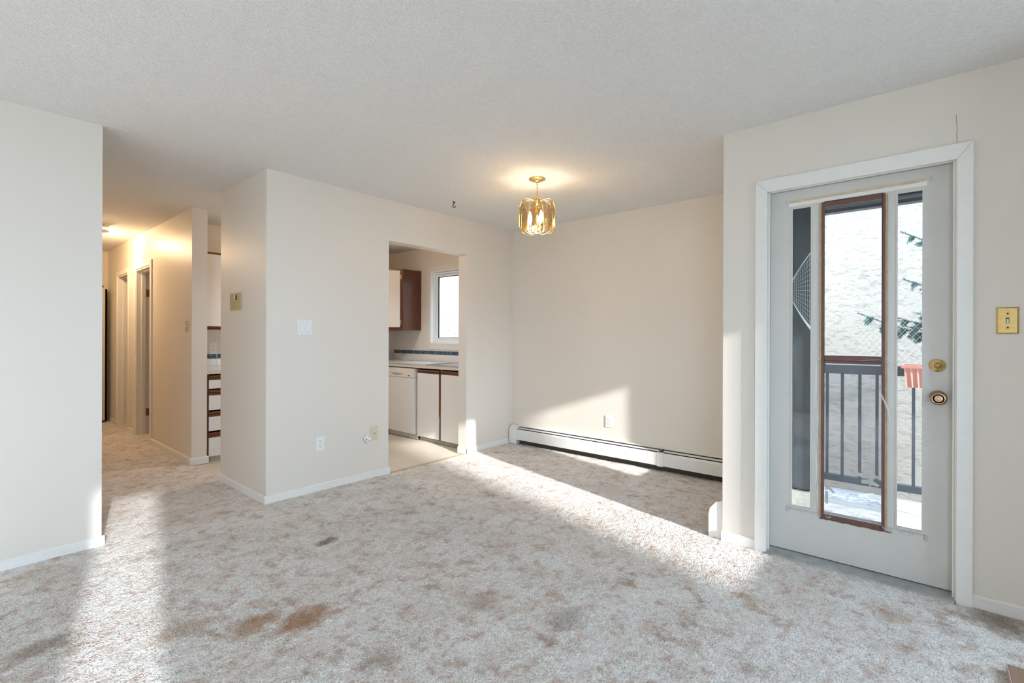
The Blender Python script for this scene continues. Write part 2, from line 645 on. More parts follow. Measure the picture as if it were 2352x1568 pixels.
Z0 = -0.12
wall_left = wall('wall_left', [(-3.6, 0.581, YW, YW + 0.12, Z0, H)], 'plain wall at the left beside the hall')
DW = (2.56, 3.525, 2.078)   # kitchen doorway
wall_center = wall('wall_center', [(XB, DW[0], YW, YW + 0.12, Z0, H), (DW[1], XD, YW, YW + 0.12, Z0, H), (DW[0], DW[1], YW, YW + 0.12, DW[2], H)],
                   'wall with the kitchen doorway')
wall('wall_hall_corner', [(XB, XB + 0.12, YW + 0.12, 4.542, Z0, H)], 'short wall carrying the intercom')
D1, D2 = (6.72, 7.38), (7.78, 8.36)
ZD = 2.03
wall_hall = wall('wall_hall_right', [(XB, XB + 0.13, 5.295, D1[0], Z0, H), (XB, XB + 0.13, D1[1], D2[0], Z0, H), (XB, XB + 0.13, D2[1], 9.07, Z0, H),
                                     (XB, XB + 0.13, D1[0], D1[1], ZD, H), (XB, XB + 0.13, D2[0], D2[1], ZD, H)], 'hall wall with two doorways')
wall('wall_hall_left', [(0.461, 0.581, YW + 0.12, 9.07, Z0, H)])
wall('wall_hall_end', [(0.461, XB + 0.13, 9.0, 9.12, Z0, H)])
wall('wall_bedroom', [(3.4, 3.5, 6.07, 9.12, Z0, H), (XB + 0.13, 3.5, 9.0, 9.12, Z0, H)])
wall_kitchen = wall('wall_kitchen', [(XB + 0.13, XD, YK, YK + 0.12, Z0, H)], 'kitchen back wall')
KW = (3.95, 5.11, 1.128, 2.104)     # kitchen window opening y0 y1 z0 z1
wall_back = wall('wall_back', [(XD, XD + 0.15, 0.77, KW[0], -0.3, H), (XD, XD + 0.15, KW[1], 6.07, -0.3, H),
                               (XD, XD + 0.15, KW[0], KW[1], -0.3, KW[2]), (XD, XD + 0.15, KW[0], KW[1], KW[3], H)], 'back wall of the dining nook')
NW = (3.50, 3.99, 0.33, 1.30)       # nook side window
wall_nook = wall('wall_nook', [(XDOOR, NW[0], 0.77, YN, -0.3, H), (NW[1], XD, 0.77, YN, -0.3, H),
                               (NW[0], NW[1], 0.77, YN, -0.3, NW[2]), (NW[0], NW[1], 0.77, YN, NW[3], H)])
DO = (-0.125, 0.692, 2.066)         # balcony door opening
wall_right = wall('wall_right', [(XDOOR, XDOOR + 0.15, -1.5, DO[0], -0.3, H), (XDOOR, XDOOR + 0.15, DO[1], 0.77, -0.3, H),
                                 (XDOOR, XDOOR + 0.15, DO[0], DO[1], DO[2], H), (XDOOR, XDOOR + 0.15, DO[0], DO[1], -0.3, -0.02)], 'wall with the balcony door')
XL = -3.6
LIGHTS = [(-3.5, -1.15, 0.20, 2.10), (-0.60, -0.28, 0.25, 2.04), (1.80, 2.53, 0.70, 2.04)]   # windows in the wall at the right-hand side
_wb, _x = [], XL - 0.1
for _a, _b, _c, _d in LIGHTS:
    _wb += [(_x, _a, -1.5, -1.4, -0.3, H), (_a, _b, -1.5, -1.4, -0.3, _c), (_a, _b, -1.5, -1.4, _d, H)]
    _x = _b
_wb.append((_x, XDOOR, -1.5, -1.4, -0.3, H))
wall_win = wall('wall_window', _wb)
wall('wall_shade_stub', [(2.74, XDOOR, -1.4, -0.50, -0.3, H)])  # unseen stub, added to keep window light off the balcony door wall
wall('wall_behind', [(XL - 0.1, XL, -1.4, 3.76, -0.3, H)])

# hairline crack above the balcony door
rng = random.Random(4)
_p = [(-0.115 + rng.uniform(-0.002, 0.002), 2.12 + 0.135 * i / 7) for i in range(8)]
M().prism([(y - 0.0007, z) for y, z in _p] + [(y + 0.0007, z) for y, z in _p[::-1]], 0, XDOOR - 0.0004, XDOOR + 0.0005) \
    .build('plaster_crack', 'fins', wall_right)

# ------------------------------------------------------------------ baseboards
BH, BT = 0.053, 0.013


def bprof(a, sgn):
    """baseboard profile in (across, z): wall face at a, room on side sgn"""
    return [(a, -0.012), (a + sgn * BT, -0.012), (a + sgn * BT, BH - 0.008), (a + sgn * 0.006, BH), (a, BH)]


def base(name, runs):
    k = M()
    for ax, a, sgn, p0, p1 in runs:
        k.prism(bprof(a, sgn), ax, p0, p1)
    return st(k.build(name, 'trim'))


base('baseboard_left', [(0, YW, -1, -3.6, 0.581 + BT)])
base('baseboard_center', [(0, YW, -1, XB - BT, DW[0] + 0.012)])
base('baseboard_center_right', [(0, YW, -1, DW[1] - 0.012, 4.19), (1, DW[1], -1, YW - BT, YW + 0.12)])
base('baseboard_corner', [(1, XB, -1, YW, 4.542 + 0.012)])
base('baseboard_hall', [(1, XB, -1, 5.295, D1[0] - 0.062), (0, 5.295, -1, XB - BT, XB + 0.143)])
base('baseboard_hall_far', [(1, XB, -1, D1[1] + 0.062, D2[0] - 0.062), (1, XB, -1, D2[1] + 0.062, 8.76)])
base('baseboard_right', [(1, XDOOR, -1, -1.4, -0.173)])
base('baseboard_door_left', [(1, XDOOR, -1, 0.739, YN + 0.004)])

# carpet edge strip at the kitchen doorways
st(M().prism([(YW - 0.035, -0.012), (YW - 0.03, -0.002), (YW + 0.012, 0.0), (YW + 0.03, -0.012), (YW + 0.03, -0.03), (YW - 0.035, -0.03)], 0, DW[0] + 0.01, DW[1] - 0.012)
   .build('trim_2', mat('worn_tan_edging', (0.56, 0.42, 0.28), 0.5, var=0.15, vscale=20)), 'tan edging strip between carpet and vinyl')

# ================================================================== BALCONY DOOR
XS = 3.100
trim1 = st(empty('trim_1', (XDOOR, 0.28, 0)), 'white painted casing round the balcony door')


def casing(pts_in, pts_out):
    """mitred flat board in the door-wall plane between inner and outer polygons (y,z)"""
    return M().prism(pts_in + pts_out[::-1], 0, XDOOR - 0.019, XDOOR)


yo0, yo1, zo = -0.173, 0.739, 2.117
yi0, yi1, zi = -0.116, 0.676, 2.044
casing([(yo1, -0.012), (yo1, zo)], [(yi1, -0.012), (yi1, zi)]).build('casing_side', 'trim', trim1, bevel=0.003)
casing([(yo0, -0.012), (yo0, zo)], [(yi0, -0.012), (yi0, zi)]).build('casing_side', 'trim', trim1, bevel=0.003)
casing([(yo0, zo), (yo1, zo)], [(yi0, zi), (yi1, zi)]).build('casing_head', 'trim', trim1, bevel=0.003)
# jamb liners with a stepped stop
for a, b in ((DO[1], 0.679), (-0.112, DO[0])):
    box('jamb', 'trim', (XDOOR - 0.008, XDOOR + 0.15, min(a, b), max(a, b), -0.01, 2.066), trim1, bevel=0.002)
box('jamb_head', 'trim', (XDOOR - 0.008, XDOOR + 0.15, -0.112, 0.679, 2.052, 2.066), trim1, bevel=0.002)
for a, b in ((0.679, 0.668), (-0.112, -0.104)):
    box('stop', 'trim', (XDOOR + 0.01, XDOOR + 0.022, min(a, b), max(a, b), 0.0, 2.052), trim1, bevel=0.0015)
box('stop', 'trim', (XDOOR + 0.01, XDOOR + 0.022, -0.104, 0.668, 2.042, 2.052), trim1, bevel=0.0015)
M().prism([(XDOOR - 0.032, -0.012), (XDOOR - 0.026, 0.004), (XDOOR + 0.02, 0.010), (XDOOR + 0.15, 0.012), (XDOOR + 0.16, -0.02), (XDOOR - 0.03, -0.02)], 1, -0.112, 0.679) \
    .build('threshold', 'thresh', trim1)

door1 = st(empty('door_1', (XS, 0.2835, 0.015)), 'white balcony door with three tall glass lights')
XE = XS + 0.045
box('stile', 'doorw', (XS, XE, 0.572, 0.676, 0.016, 2.05), door1)
box('stile', 'doorw', (XS, XE, -0.109, -0.002, 0.016, 2.05), door1)
box('rail', 'doorw', (XS + 0.0006, XE, -0.002, 0.572, 1.952, 2.05), door1)
box('rail', 'doorw', (XS + 0.0006, XE, -0.002, 0.572, 0.016, 0.262), door1)
box('mullion', 'doorw', (XS + 0.0004, XE, 0.424, 0.468, 0.262, 1.952), door1)
box('mullion', 'doorw', (XS + 0.0004, XE, 0.106, 0.148, 0.262, 1.952), door1)


def bead(y0, y1, z0, z1, w=0.007, x0=XS - 0.003, wz=None):
    k = M()
    wb, wt = wz or (w, w)
    k.box(x0, XS + 0.012, y0, y0 + w, z0, z1).box(x0, XS + 0.012, y1 - w, y1, z0, z1)
    k.box(x0, XS + 0.012, y0 + w, y1 - w, z0, z0 + wb).box(x0, XS + 0.012, y0 + w, y1 - w, z1 - wt, z1)
    return k


bead(0.468, 0.572, 0.262, 1.952).build('glazing_bead', 'doorw', door1)
bead(-0.002, 0.106, 0.262, 1.952).build('glazing_bead', 'doorw', door1)
for y0, y1, z0, z1 in ((0.472, 0.568, 0.266, 1.948), (0.002, 0.102, 0.266, 1.948)):
    box('pane', 'pane', (XS + 0.018, XS + 0.021, y0, y1, z0, z1), door1)
sash = bead(0.148, 0.424, 0.236, 1.956, 0.0135, XS - 0.007, (0.024, 0.028)).build('brown_sash_frame', 'brownfr', door1, bevel=0.002)
box('meeting_rail', 'brownfr', (XS - 0.010, XS + 0.014, 0.1615, 0.4105, 1.080, 1.122), door1, bevel=0.004)
box('rail_groove', 'slot', (XS - 0.0105, XS - 0.008, 0.1615, 0.4105, 1.093, 1.0955), door1)
for y0, y1 in ((0.424, 0.433), (0.139, 0.148)):
    box('tan_strip', 'tan', (XS - 0.006, XS + 0.0, y0, y1, 0.245, 1.952), door1)
box('pane', 'pane', (XS + 0.018, XS + 0.021, 0.160, 0.412, 1.118, 1.935), door1)
box('pane', 'panel2', (XS + 0.006, XS + 0.009, 0.160, 0.412, 0.252, 1.084), door1)
box('sash_lip', 'vinylw', (XS - 0.004, XS + 0.004, 0.168, 0.404, 1.074, 1.080), door1)

# door hardware
db = M().lathe([(0.0, 0.016), (0.012, 0.016), (0.018, 0.012), (0.026, 0.008), (0.032, 0.002), (0.032, 0.0)], (XS, -0.052, 1.086), (-1, 0, 0), 32) \
    .build('deadbolt', 'brass', door1, smooth=True)
M().lathe([(0.0, 0.0205), (0.013, 0.019), (0.015, 0.015)], (XS, -0.052, 1.086), (-1, 0, 0), 20).build('lock_cylinder', 'bbrass', db, smooth=True)
k = M()
for yy, zz, rr in ((-0.046, 1.082, 0.0045), (-0.058, 1.082, 0.0045), (-0.052, 1.078, 0.005), (-0.052, 1.094, 0.004)):
    k.lathe([(0.0, 0.003), (rr * 0.7, 0.002), (rr, 0.0)], (XS - 0.0195, yy, zz), (-1, 0, 0), 12)
k.build('thumb_turn', 'bronze', db, smooth=True)
kn = M().lathe([(0.033, 0.0), (0.033, 0.004), (0.016, 0.008), (0.013, 0.022), (0.018, 0.030), (0.029, 0.036), (0.0325, 0.046), (0.030, 0.056), (0.024, 0.060), (0.010, 0.0605), (0.0, 0.0605)],
               (XS, -0.055, 0.931), (-1, 0, 0), 32).build('door_knob', 'bronze', door1, smooth=True)
M().lathe([(0.0, 0.004), (0.005, 0.003), (0.006, 0.0)], (XS - 0.0603, -0.055, 0.931), (-1, 0, 0), 12).build('knob_button', 'chrome', kn, smooth=True)
M().lathe([(0.0245, 0.0), (0.0245, 0.0012), (0.0215, 0.0012), (0.0215, 0.0)], (XS - 0.0603, -0.055, 0.931), (-1, 0, 0), 32).build('knob_ring', 'brass', kn, smooth=True)

# masking-tape remnant and filler strip above the glass, roller-shade clips, screw holes
rng = random.Random(11)


def ragged(y0, y1, z0, z1, n, jt, jb, dz=0.0):
    top = [(y0 + (y1 - y0) * i / n, z1 + dz * i / n + rng.uniform(-jt, jt)) for i in range(n + 1)]
    bot = [(y0 + (y1 - y0) * i / n, z0 + dz * i / n + rng.uniform(-jb, jb)) for i in range(n + 1)]
    return top + bot[::-1]


M().prism(ragged(0.582, -0.012, 1.978, 1.992, 26, 0.0022, 0.002, 0.008), 0, XS - 0.0012, XS + 0.0003).build('masking_tape', 'mask', door1)
M().prism(ragged(0.582, -0.012, 1.958, 1.978, 26, 0.002, 0.0008, 0.005), 0, XS - 0.0008, XS + 0.0003).build('filler_strip', 'trim', door1)
for yy, zz in ((0.594, 1.985), (-0.026, 1.990), (0.590, 0.905), (-0.014, 0.705)):
    M().box(XS - 0.006, XS, yy - 0.0045, yy + 0.0045, zz - 0.013, zz + 0.013).build('shade_clip', 'clear', door1, bevel=0.003)
for yy, zz in ((0.583, 0.252), (-0.012, 0.246)):
    M().box(XS - 0.008, XS, yy - 0.007, yy + 0.007, zz - 0.016, zz + 0.010).build('shade_clip', 'duct', door1, bevel=0.003)
k = M()
for yy, zz in ((0.398, 1.982), (0.394, 1.975), (0.392, 1.968), (0.176, 1.986), (0.172, 1.978), (0.170, 1.972)):
    k.lathe([(0.0, 0.0006), (0.0026, 0.0004), (0.0026, 0.0)], (XS, yy, zz), (-1, 0, 0), 8)
k.build('screw_holes', 'iron', door1)
# grime under the lights
M().prism(ragged(0.578, -0.010, 0.247, 0.2605, 30, 0.001, 0.0035), 0, XS - 0.0006, XS + 0.0006).build('sill_grime', 'duct', door1)
M().prism(ragged(0.43, 0.12, 0.229, 0.2375, 34, 0.0008, 0.0025), 0, XS - 0.0008, XS + 0.0006).build('sill_grime', 'dirt', door1)
# duct tape on the lower sash
XT = XS + 0.0045
for _i, poly in enumerate(([(0.275, 0.512), (0.236, 0.508), (0.205, 0.508), (0.206, 0.490), (0.238, 0.488), (0.276, 0.495)],
             [(0.215, 0.560), (0.197, 0.566), (0.190, 0.520), (0.200, 0.455), (0.212, 0.449), (0.216, 0.500)],
             [(0.236, 0.537), (0.214, 0.545), (0.186, 0.512), (0.166, 0.500), (0.176, 0.492), (0.214, 0.505), (0.232, 0.515)],
             [(0.245, 0.478), (0.205, 0.484), (0.166, 0.462), (0.178, 0.452), (0.212, 0.460), (0.245, 0.458)],
             [(0.405, 0.413), (0.380, 0.409), (0.360, 0.388), (0.368, 0.378), (0.384, 0.394), (0.405, 0.396)],
             [(0.405, 0.388), (0.391, 0.386), (0.390, 0.322), (0.398, 0.316), (0.405, 0.330)])):
    M().prism(poly, 0, XT - 0.0012 * _i, XT + 0.0008 - 0.0012 * _i).build('duct_tape', 'duct', door1)


# torn clear film round the brown sash
def shred(pts, w, nm='plastic_shred'):
    k = M()
    vs = []
    for i, (x, y, z) in enumerate(pts):
        ww = w * (0.35 + 0.65 * math.sin(PI * (i + 0.4) / (len(pts))))
        vs += [(x, y - ww, z - ww * 0.3), (x - 0.004 - ww * 0.6, y + ww, z + ww * 0.3)]
    k.add(vs, [(2 * i, 2 * i + 1, 2 * i + 3, 2 * i + 2) for i in range(len(pts) - 1)])
    o = k.build(nm, 'film', door1, smooth=True)
    return o


rng = random.Random(21)
for y, z0, z1, w in ((0.446, 0.86, 1.10, 0.0035), (0.440, 0.64, 0.86, 0.003), (0.444, 0.40, 0.62, 0.0035), (0.438, 0.30, 0.42, 0.003)):
    n = 14
    shred([(XS - 0.003 - 0.008 * abs(math.sin(i * 1.3 + y * 50)), y + rng.uniform(-0.0025, 0.0025), z0 + (z1 - z0) * i / n) for i in range(n + 1)], w)
for pts in ([(XS - 0.006, 0.165, 0.925), (XS - 0.015, 0.150, 0.90), (XS - 0.018, 0.140, 0.87), (XS - 0.012, 0.132, 0.84), (XS - 0.006, 0.126, 0.80)],
            [(XS - 0.014, 0.160, 0.93), (XS - 0.02, 0.154, 0.905), (XS - 0.016, 0.140, 0.89)],
            [(XS - 0.006, 0.155, 1.12), (XS - 0.016, 0.135, 1.112), (XS - 0.012, 0.112, 1.085)],
            [(XS - 0.006, 0.152, 1.10), (XS - 0.016, 0.138, 1.09), (XS - 0.009, 0.118, 1.072)],
            [(XS - 0.006, 0.455, 1.125), (XS - 0.016, 0.442, 1.118), (XS - 0.01, 0.428, 1.095)],
            [(XS - 0.004, 0.160, 0.262), (XS - 0.018, 0.146, 0.250), (XS - 0.012, 0.130, 0.244), (XS - 0.006, 0.112, 0.246)],
            [(XS - 0.006, 0.14, 0.255), (XS - 0.02, 0.125, 0.242), (XS - 0.012, 0.104, 0.236)],
            [(XS - 0.006, 0.10, 0.258), (XS - 0.012, 0.085, 0.246), (XS - 0.008, 0.05, 0.242), (XS - 0.006, 0.03, 0.25)],
            [(XS - 0.006, 0.40, 0.255), (XS - 0.016, 0.39, 0.246), (XS - 0.008, 0.378, 0.256)],
            [(XS - 0.005, 0.52, 0.262), (XS - 0.010, 0.495, 0.250), (XS - 0.004, 0.48, 0.238)],
            [(XS - 0.012, 0.405, 1.11), (XS - 0.018, 0.32, 1.105), (XS - 0.016, 0.25, 1.10), (XS - 0.012, 0.17, 1.108)]):
    shred(pts, 0.005)

# ================================================================== HALL DOORS


def hall_door_trim(name, y0, y1, label):
    t = st(empty(name, (XB, y0, 0)), label)
    w = 0.06
    x0, x1 = XB - 0.014, XB
    box('casing_side', 'trim', (x0, x1, y0 - w, y0, -0.012, ZD + w), t, bevel=0.003)
    box('casing_side', 'trim', (x0, x1, y1, y1 + w, -0.012, ZD + w), t, bevel=0.003)
    box('casing_head', 'trim', (x0, x1, y0, y1, ZD, ZD + w), t, bevel=0.003)
    for a, b in ((y0, y0 + 0.018), (y1 - 0.018, y1)):
        box('jamb', 'trim', (XB - 0.004, XB + 0.135, a, b, -0.012, ZD), t)
    box('jamb_head', 'trim', (XB - 0.004, XB + 0.135, y0 + 0.018, y1 - 0.018, ZD - 0.018, ZD), t)
    for a, b in ((y0 + 0.018, y0 + 0.03), (y1 - 0.03, y1 - 0.018)):
        box('stop', 'trim', (XB + 0.05, XB + 0.09, a, b, 0, ZD - 0.018), t)
    box('stop', 'trim', (XB + 0.05, XB + 0.09, y0 + 0.03, y1 - 0.03, ZD - 0.03, ZD - 0.018), t)
    return t


hall_door_trim('trim_3', D1[0], D1[1], 'white casing of the nearer hall doorway')
hall_door_trim('trim_4', D2[0], D2[1], 'white casing of the farther hall doorway')
# nearer hall door: stands open into the room, hinged on its far jamb
d2 = st(empty('door_2', (XB + 0.14, D1[1] - 0.03, 0.0)), 'white door standing open in the nearer hall doorway')
box('slab', 'doorw', (XB + 0.180, XB + 0.79, D1[1] - 0.065, D1[1] - 0.032, 0.03, 2.0), d2)
box('slab_edge', 'oakz', (XB + 0.142, XB + 0.180, D1[1] - 0.0665, D1[1] - 0.032, 0.03, 2.0), d2)
for z in (0.27, 1.75):
    h = box('hinge', 'bronze', (XB + 0.092, XB + 0.1475, D1[1] - 0.021, D1[1] - 0.0175, z - 0.045, z + 0.045), d2)
    M().tube([(XB + 0.146, D1[1] - 0.028, z - 0.048), (XB + 0.146, D1[1] - 0.028, z + 0.048)], 0.0055, 8).build('hinge_pin', 'brass', h, smooth=True)
# farther hall door: dark wood, open
d3 = st(empty('door_3', (XB + 0.14, D2[0] + 0.03, 0.0)), 'brown wooden door open in the farther hall doorway')
box('slab', 'oakz', (XB + 0.145, XB + 0.80, D2[1] - 0.065, D2[1] - 0.03, 0.13, 2.0), d3)
box('strike_plate', 'bronze', (XB + 0.094, XB + 0.13, D2[1] - 0.0195, D2[1] - 0.018, 1.02, 1.10), d3)
box('far_skirting', 'trim', (XB + 0.16, XB + 1.7, 8.985, 9.0, -0.012, 0.09), d3)
# closet door at the hall end
d4 = st(empty('door_4', (1.0, 8.82, 0.02)), 'tall plain white closet door at the end of the hall')
box('slab', 'doorw', (0.62, 1.437, 8.80, 8.83, 0.02, 1.90), d4, bevel=0.002)
box('top_rail', 'doorw', (0.62, 1.437, 8.796, 8.80, 1.862, 1.90), d4)
box('closet_shadow_gap', 'black', (1.25, 1.470, 8.86, 8.9, 0.0, 1.885), d4)  # black sheet standing in for the shade beside the closet door
box('top_pivot', 'iron', (1.395, 1.42, 8.80, 8.83, 1.90, 1.925), d4)

# ================================================================== DINING LAMP
LX, LY = 2.957, 2.275
lamp = thing('pendant_lamp', 'brass pendant lamp with smoked octagonal glass panels hanging in the dining nook', 'pendant lamp', (LX, LY, 1.98))
can = M().lathe([(0.066, H), (0.066, H - 0.004), (0.060, H - 0.008), (0.030, H - 0.017), (0.020, H - 0.021), (0.018, H - 0.026), (0.0, H - 0.027)], (LX, LY, 0), n=32) \
    .build('canopy', 'brass', lamp, smooth=True)
M().tube([(LX + 0.003, LY, H - 0.026), (LX + 0.009, LY, H - 0.034), (LX + 0.007, LY, H - 0.046), (LX, LY, H - 0.050), (LX - 0.007, LY, H - 0.046), (LX - 0.009, LY, H - 0.034), (LX - 0.003, LY, H - 0.026)],
         0.0022, 6).build('loop', 'brass', can, smooth=True)
M().lathe([(0.0, 0.004), (0.004, 0.003), (0.004, 0.0)], (LX - 0.012, LY - 0.018, H - 0.019), (-0.3, -0.4, -1), 10).build('screw', 'iron', can)
lz = H - 0.044
nl = 6
pitch = (lz - 2.288) / nl
for i in range(nl):
    zc = lz - pitch * (i + 0.5)
    hh = pitch * 0.5 + 0.0035
    pts = []
    for q in range(12):
        an = 2 * PI * q / 12
        a, b = 0.0075 * math.cos(an), hh * math.sin(an)
        an2 = 0.6 + (PI / 2 if i % 2 else 0)
        pts.append((LX + a * math.cos(an2), LY + a * math.sin(an2), zc + b))
    M().tube(pts, 0.0017, 5, closed=True).build('chain_link', 'brass', lamp, smooth=True)
M().lathe([(0.0, 2.290), (0.006, 2.288), (0.007, 2.280), (0.022, 2.274), (0.024, 2.266), (0.010, 2.260), (0.008, 2.235), (0.0, 2.234)], (LX, LY, 0), n=20).build('hub', 'brass', lamp, smooth=True)
M().tube([(LX, LY, 2.24), (LX, LY, 2.03)], 0.005, 8).build('stem', 'brass', lamp, smooth=True)
M().lathe([(0.0, 1.985), (0.010, 1.988), (0.014, 1.998), (0.030, 2.006), (0.032, 2.016), (0.012, 2.026), (0.0, 2.028)], (LX, LY, 0), n=20).build('finial', 'chrome', lamp, smooth=True)
R = 0.1225
PW, PH, CH = 0.0655, 0.112, 0.036     # half width, half height, chamfer
ZC = 2.146
face_cam = math.atan2(-LY, -LX)
for i in range(6):
    an = face_cam + math.radians(4) + i * PI / 3
    nx, ny = math.cos(an), math.sin(an)
    tx, ty = -ny, nx

    def pt(u, z, r=R):
        return (LX + nx * r + tx * u, LY + ny * r + ty * u, ZC + z)
    octo = [(-PW + CH, -PH), (PW - CH, -PH), (PW, -PH + CH), (PW, PH - CH), (PW - CH, PH), (-PW + CH, PH), (-PW, PH - CH), (-PW, -PH + CH)]
    g = 0.008
    inn = [(-PW + CH + g * .4, -PH + g), (PW - CH - g * .4, -PH + g), (PW - g, -PH + CH + g * .4), (PW - g, PH - CH - g * .4), (PW - CH - g * .4, PH - g), (-PW + CH + g * .4, PH - g), (-PW + g, PH - CH - g * .4), (-PW + g, -PH + CH + g * .4)]
    pn = M().add([pt(u, z, R - 0.002) for u, z in inn] + [pt(u, z, R + 0.002) for u, z in inn],
                 [tuple(range(8)), tuple(range(8, 16))[::-1]] + [(q, (q + 1) % 8, 8 + (q + 1) % 8, 8 + q) for q in range(8)]).build('glass_panel', 'amber', lamp)
    M().add([pt(u, z, R + 0.002) for u, z in inn] + [pt(u, z, R - 0.001) for u, z in octo],
            [(q, (q + 1) % 8, 8 + (q + 1) % 8, 8 + q) for q in range(8)]).build('bevel_edge', 'bevelg', pn)
    M().tube([pt(u, z, R - 0.001) for u, z in octo], 0.0014, 5, closed=True).build('panel_frame', 'brass', pn)
    for sz in (1, -1):
        p0, p1 = pt(0, sz * (PH + 0.004), R + 0.004), pt(0, sz * (PH - 0.050), R + 0.004)
        M().add([pt(-0.0035, sz * (PH + 0.002), R + 0.003), pt(0.0035, sz * (PH + 0.002), R + 0.003), pt(0.0035, sz * (PH - 0.048), R + 0.003), pt(-0.0035, sz * (PH - 0.048), R + 0.003),
                 pt(-0.0035, sz * (PH + 0.002), R + 0.006), pt(0.0035, sz * (PH + 0.002), R + 0.006), pt(0.0035, sz * (PH - 0.048), R + 0.006), pt(-0.0035, sz * (PH - 0.048), R + 0.006)],
                [(0, 1, 2, 3), (4, 7, 6, 5), (0, 4, 5, 1), (1, 5, 6, 2), (2, 6, 7, 3), (3, 7, 4, 0)]).build('clip', 'bbrass', pn)
        M().lathe([(0.0, 0.007), (0.003, 0.006), (0.0035, 0.0)], pt(0, sz * 0.040, R + 0.002), (nx, ny, 0), 8).build('knob', 'iron', pn)
    # arms: over the top from the hub, under from the finial
    arc = []
    for q in range(9):
        t = q / 8
        rr = R * math.sin(t * PI / 2) ** 0.9
        zz = 2.262 + 0.018 * math.sin(PI * t) - 0.006 * t
        arc.append((LX + nx * rr, LY + ny * rr, zz if q < 8 else ZC + PH))
    M().tube(arc, 0.0016, 5).build('arm', 'brass', lamp, smooth=True)
    M().tube([(LX + nx * R * q / 6, LY + ny * R * q / 6, 2.012 - 0.012 * math.sin(PI * q / 6) + (ZC - PH - 2.012) * (q / 6) ** 2) for q in range(7)], 0.0018, 5).build('arm', 'brass', lamp, smooth=True)
    # side hoops between panels
    an2 = an + PI / 6
    n2 = (math.cos(an2), math.sin(an2))
    R2 = 0.122
    M().tube([(LX + n2[0] * R2 * f, LY + n2[1] * R2 * f, z) for f, z in ((0.12, 2.268), (0.4, 2.281), (0.72, 2.270), (0.93, 2.225), (1.0, 2.15), (1.0, 2.06), (0.97, 2.02))], 0.0013, 5) \
        .build('hoop', 'brass', lamp, smooth=True)
    # candle sockets and bulbs, every second panel
    if i % 2 == 0:
        bx, by = LX + n2[0] * 0.055, LY + n2[1] * 0.055
        so = M().tube([(LX, LY, 2.035), (bx, by, 2.03), (bx, by, 2.09)], [0.003, 0.004, 0.010], 10).build('socket', 'brass', lamp, smooth=True)
        M().lathe([(0.0, 2.19), (0.006, 2.18), (0.014, 2.155), (0.017, 2.13), (0.012, 2.10), (0.008, 2.09)], (bx, by, 0), n=14).build('bulb', 'bulb', so, smooth=True)
pl = bpy.data.lights.new('pendant_light', 'POINT')
pl.energy = 0.9
pl.color = (1.0, 0.74, 0.46)
pl.shadow_soft_size = 0.03
po = bpy.data.objects.new('pendant_light', pl)
COL.objects.link(po)
po.parent = lamp
po.location = (0, 0, 2.11 - 1.98)

# swag hook in the ceiling
HX, HY = 2.97, 3.235
hk = thing('ceiling_hook', 'small dark brown swag hook screwed into the ceiling near the lamp', 'hook', (HX, HY, H - 0.05))
M().lathe([(0.0, H), (0.013, H), (0.013, H - 0.004), (0.006, H - 0.007), (0.005, H - 0.018), (0.0, H - 0.019)], (HX, HY, 0), n=14).build('hook_base', 'iron', hk, smooth=True)
c_, s_ = math.cos(-0.86), math.sin(-0.86)
M().tube([(HX + c_ * a, HY + s_ * a, H - 0.012 - b) for a, b in ((0, 0), (-0.002, 0.012), (-0.010, 0.026), (-0.009, 0.036), (0, 0.041), (0.010, 0.036), (0.017, 0.027))],
         [0.0042, 0.004, 0.0038, 0.0035, 0.0034, 0.0036, 0.0046], 8).build('hook_arm', 'iron', hk, smooth=True)

# hall ceiling light and smoke detector
FX, FY = 1.035, 7.30
fl = thing('hall_light', 'flush ceiling light with faceted glass in the hall', 'ceiling light', (FX, FY, H - 0.12))
M().lathe([(0.11, H), (0.11, H - 0.012), (0.095, H - 0.020), (0.0, H - 0.022)], (FX, FY, 0), n=28).build('pan', 'brass', fl, smooth=True)
k = M()
for i in range(14):
    a0, a1 = 2 * PI * i / 14, 2 * PI * (i + 0.86) / 14
    q = [(0.128, H - 0.03), (0.128, H - 0.09), (0.07, H - 0.12)]
    for (r0, z0), (r1, z1) in zip(q[:-1], q[1:]):
        k.add([(FX + r * math.cos(a), FY + r * math.sin(a), z) for r, z, a in ((r0, z0, a0), (r0, z0, a1), (r1, z1, a1), (r1, z1, a0))], [(0, 1, 2, 3)])
k.build('glass_shade', 'bevelg', fl)
M().lathe([(0.128, H - 0.028), (0.131, H - 0.030), (0.128, H - 0.034), (0.124, H - 0.030), (0.128, H - 0.028)], (FX, FY, 0), n=28).build('shade_ring', 'brass', fl, smooth=True)
M().lathe([(0.0, H - 0.060), (0.012, H - 0.056), (0.016, H - 0.045), (0.012, H - 0.030), (0.012, H - 0.022)], (FX, FY, 0), n=16).build('bulb', 'bulb', fl, smooth=True)
hl = bpy.data.lights.new('hall_lamp', 'POINT')
hl.energy = 4.8
hl.color = (1.0, 0.72, 0.45)
hl.shadow_soft_size = 0.02
ho = bpy.data.objects.new('hall_lamp', hl)
COL.objects.link(ho)
ho.parent = fl
ho.location = (0, 0, 0.035)
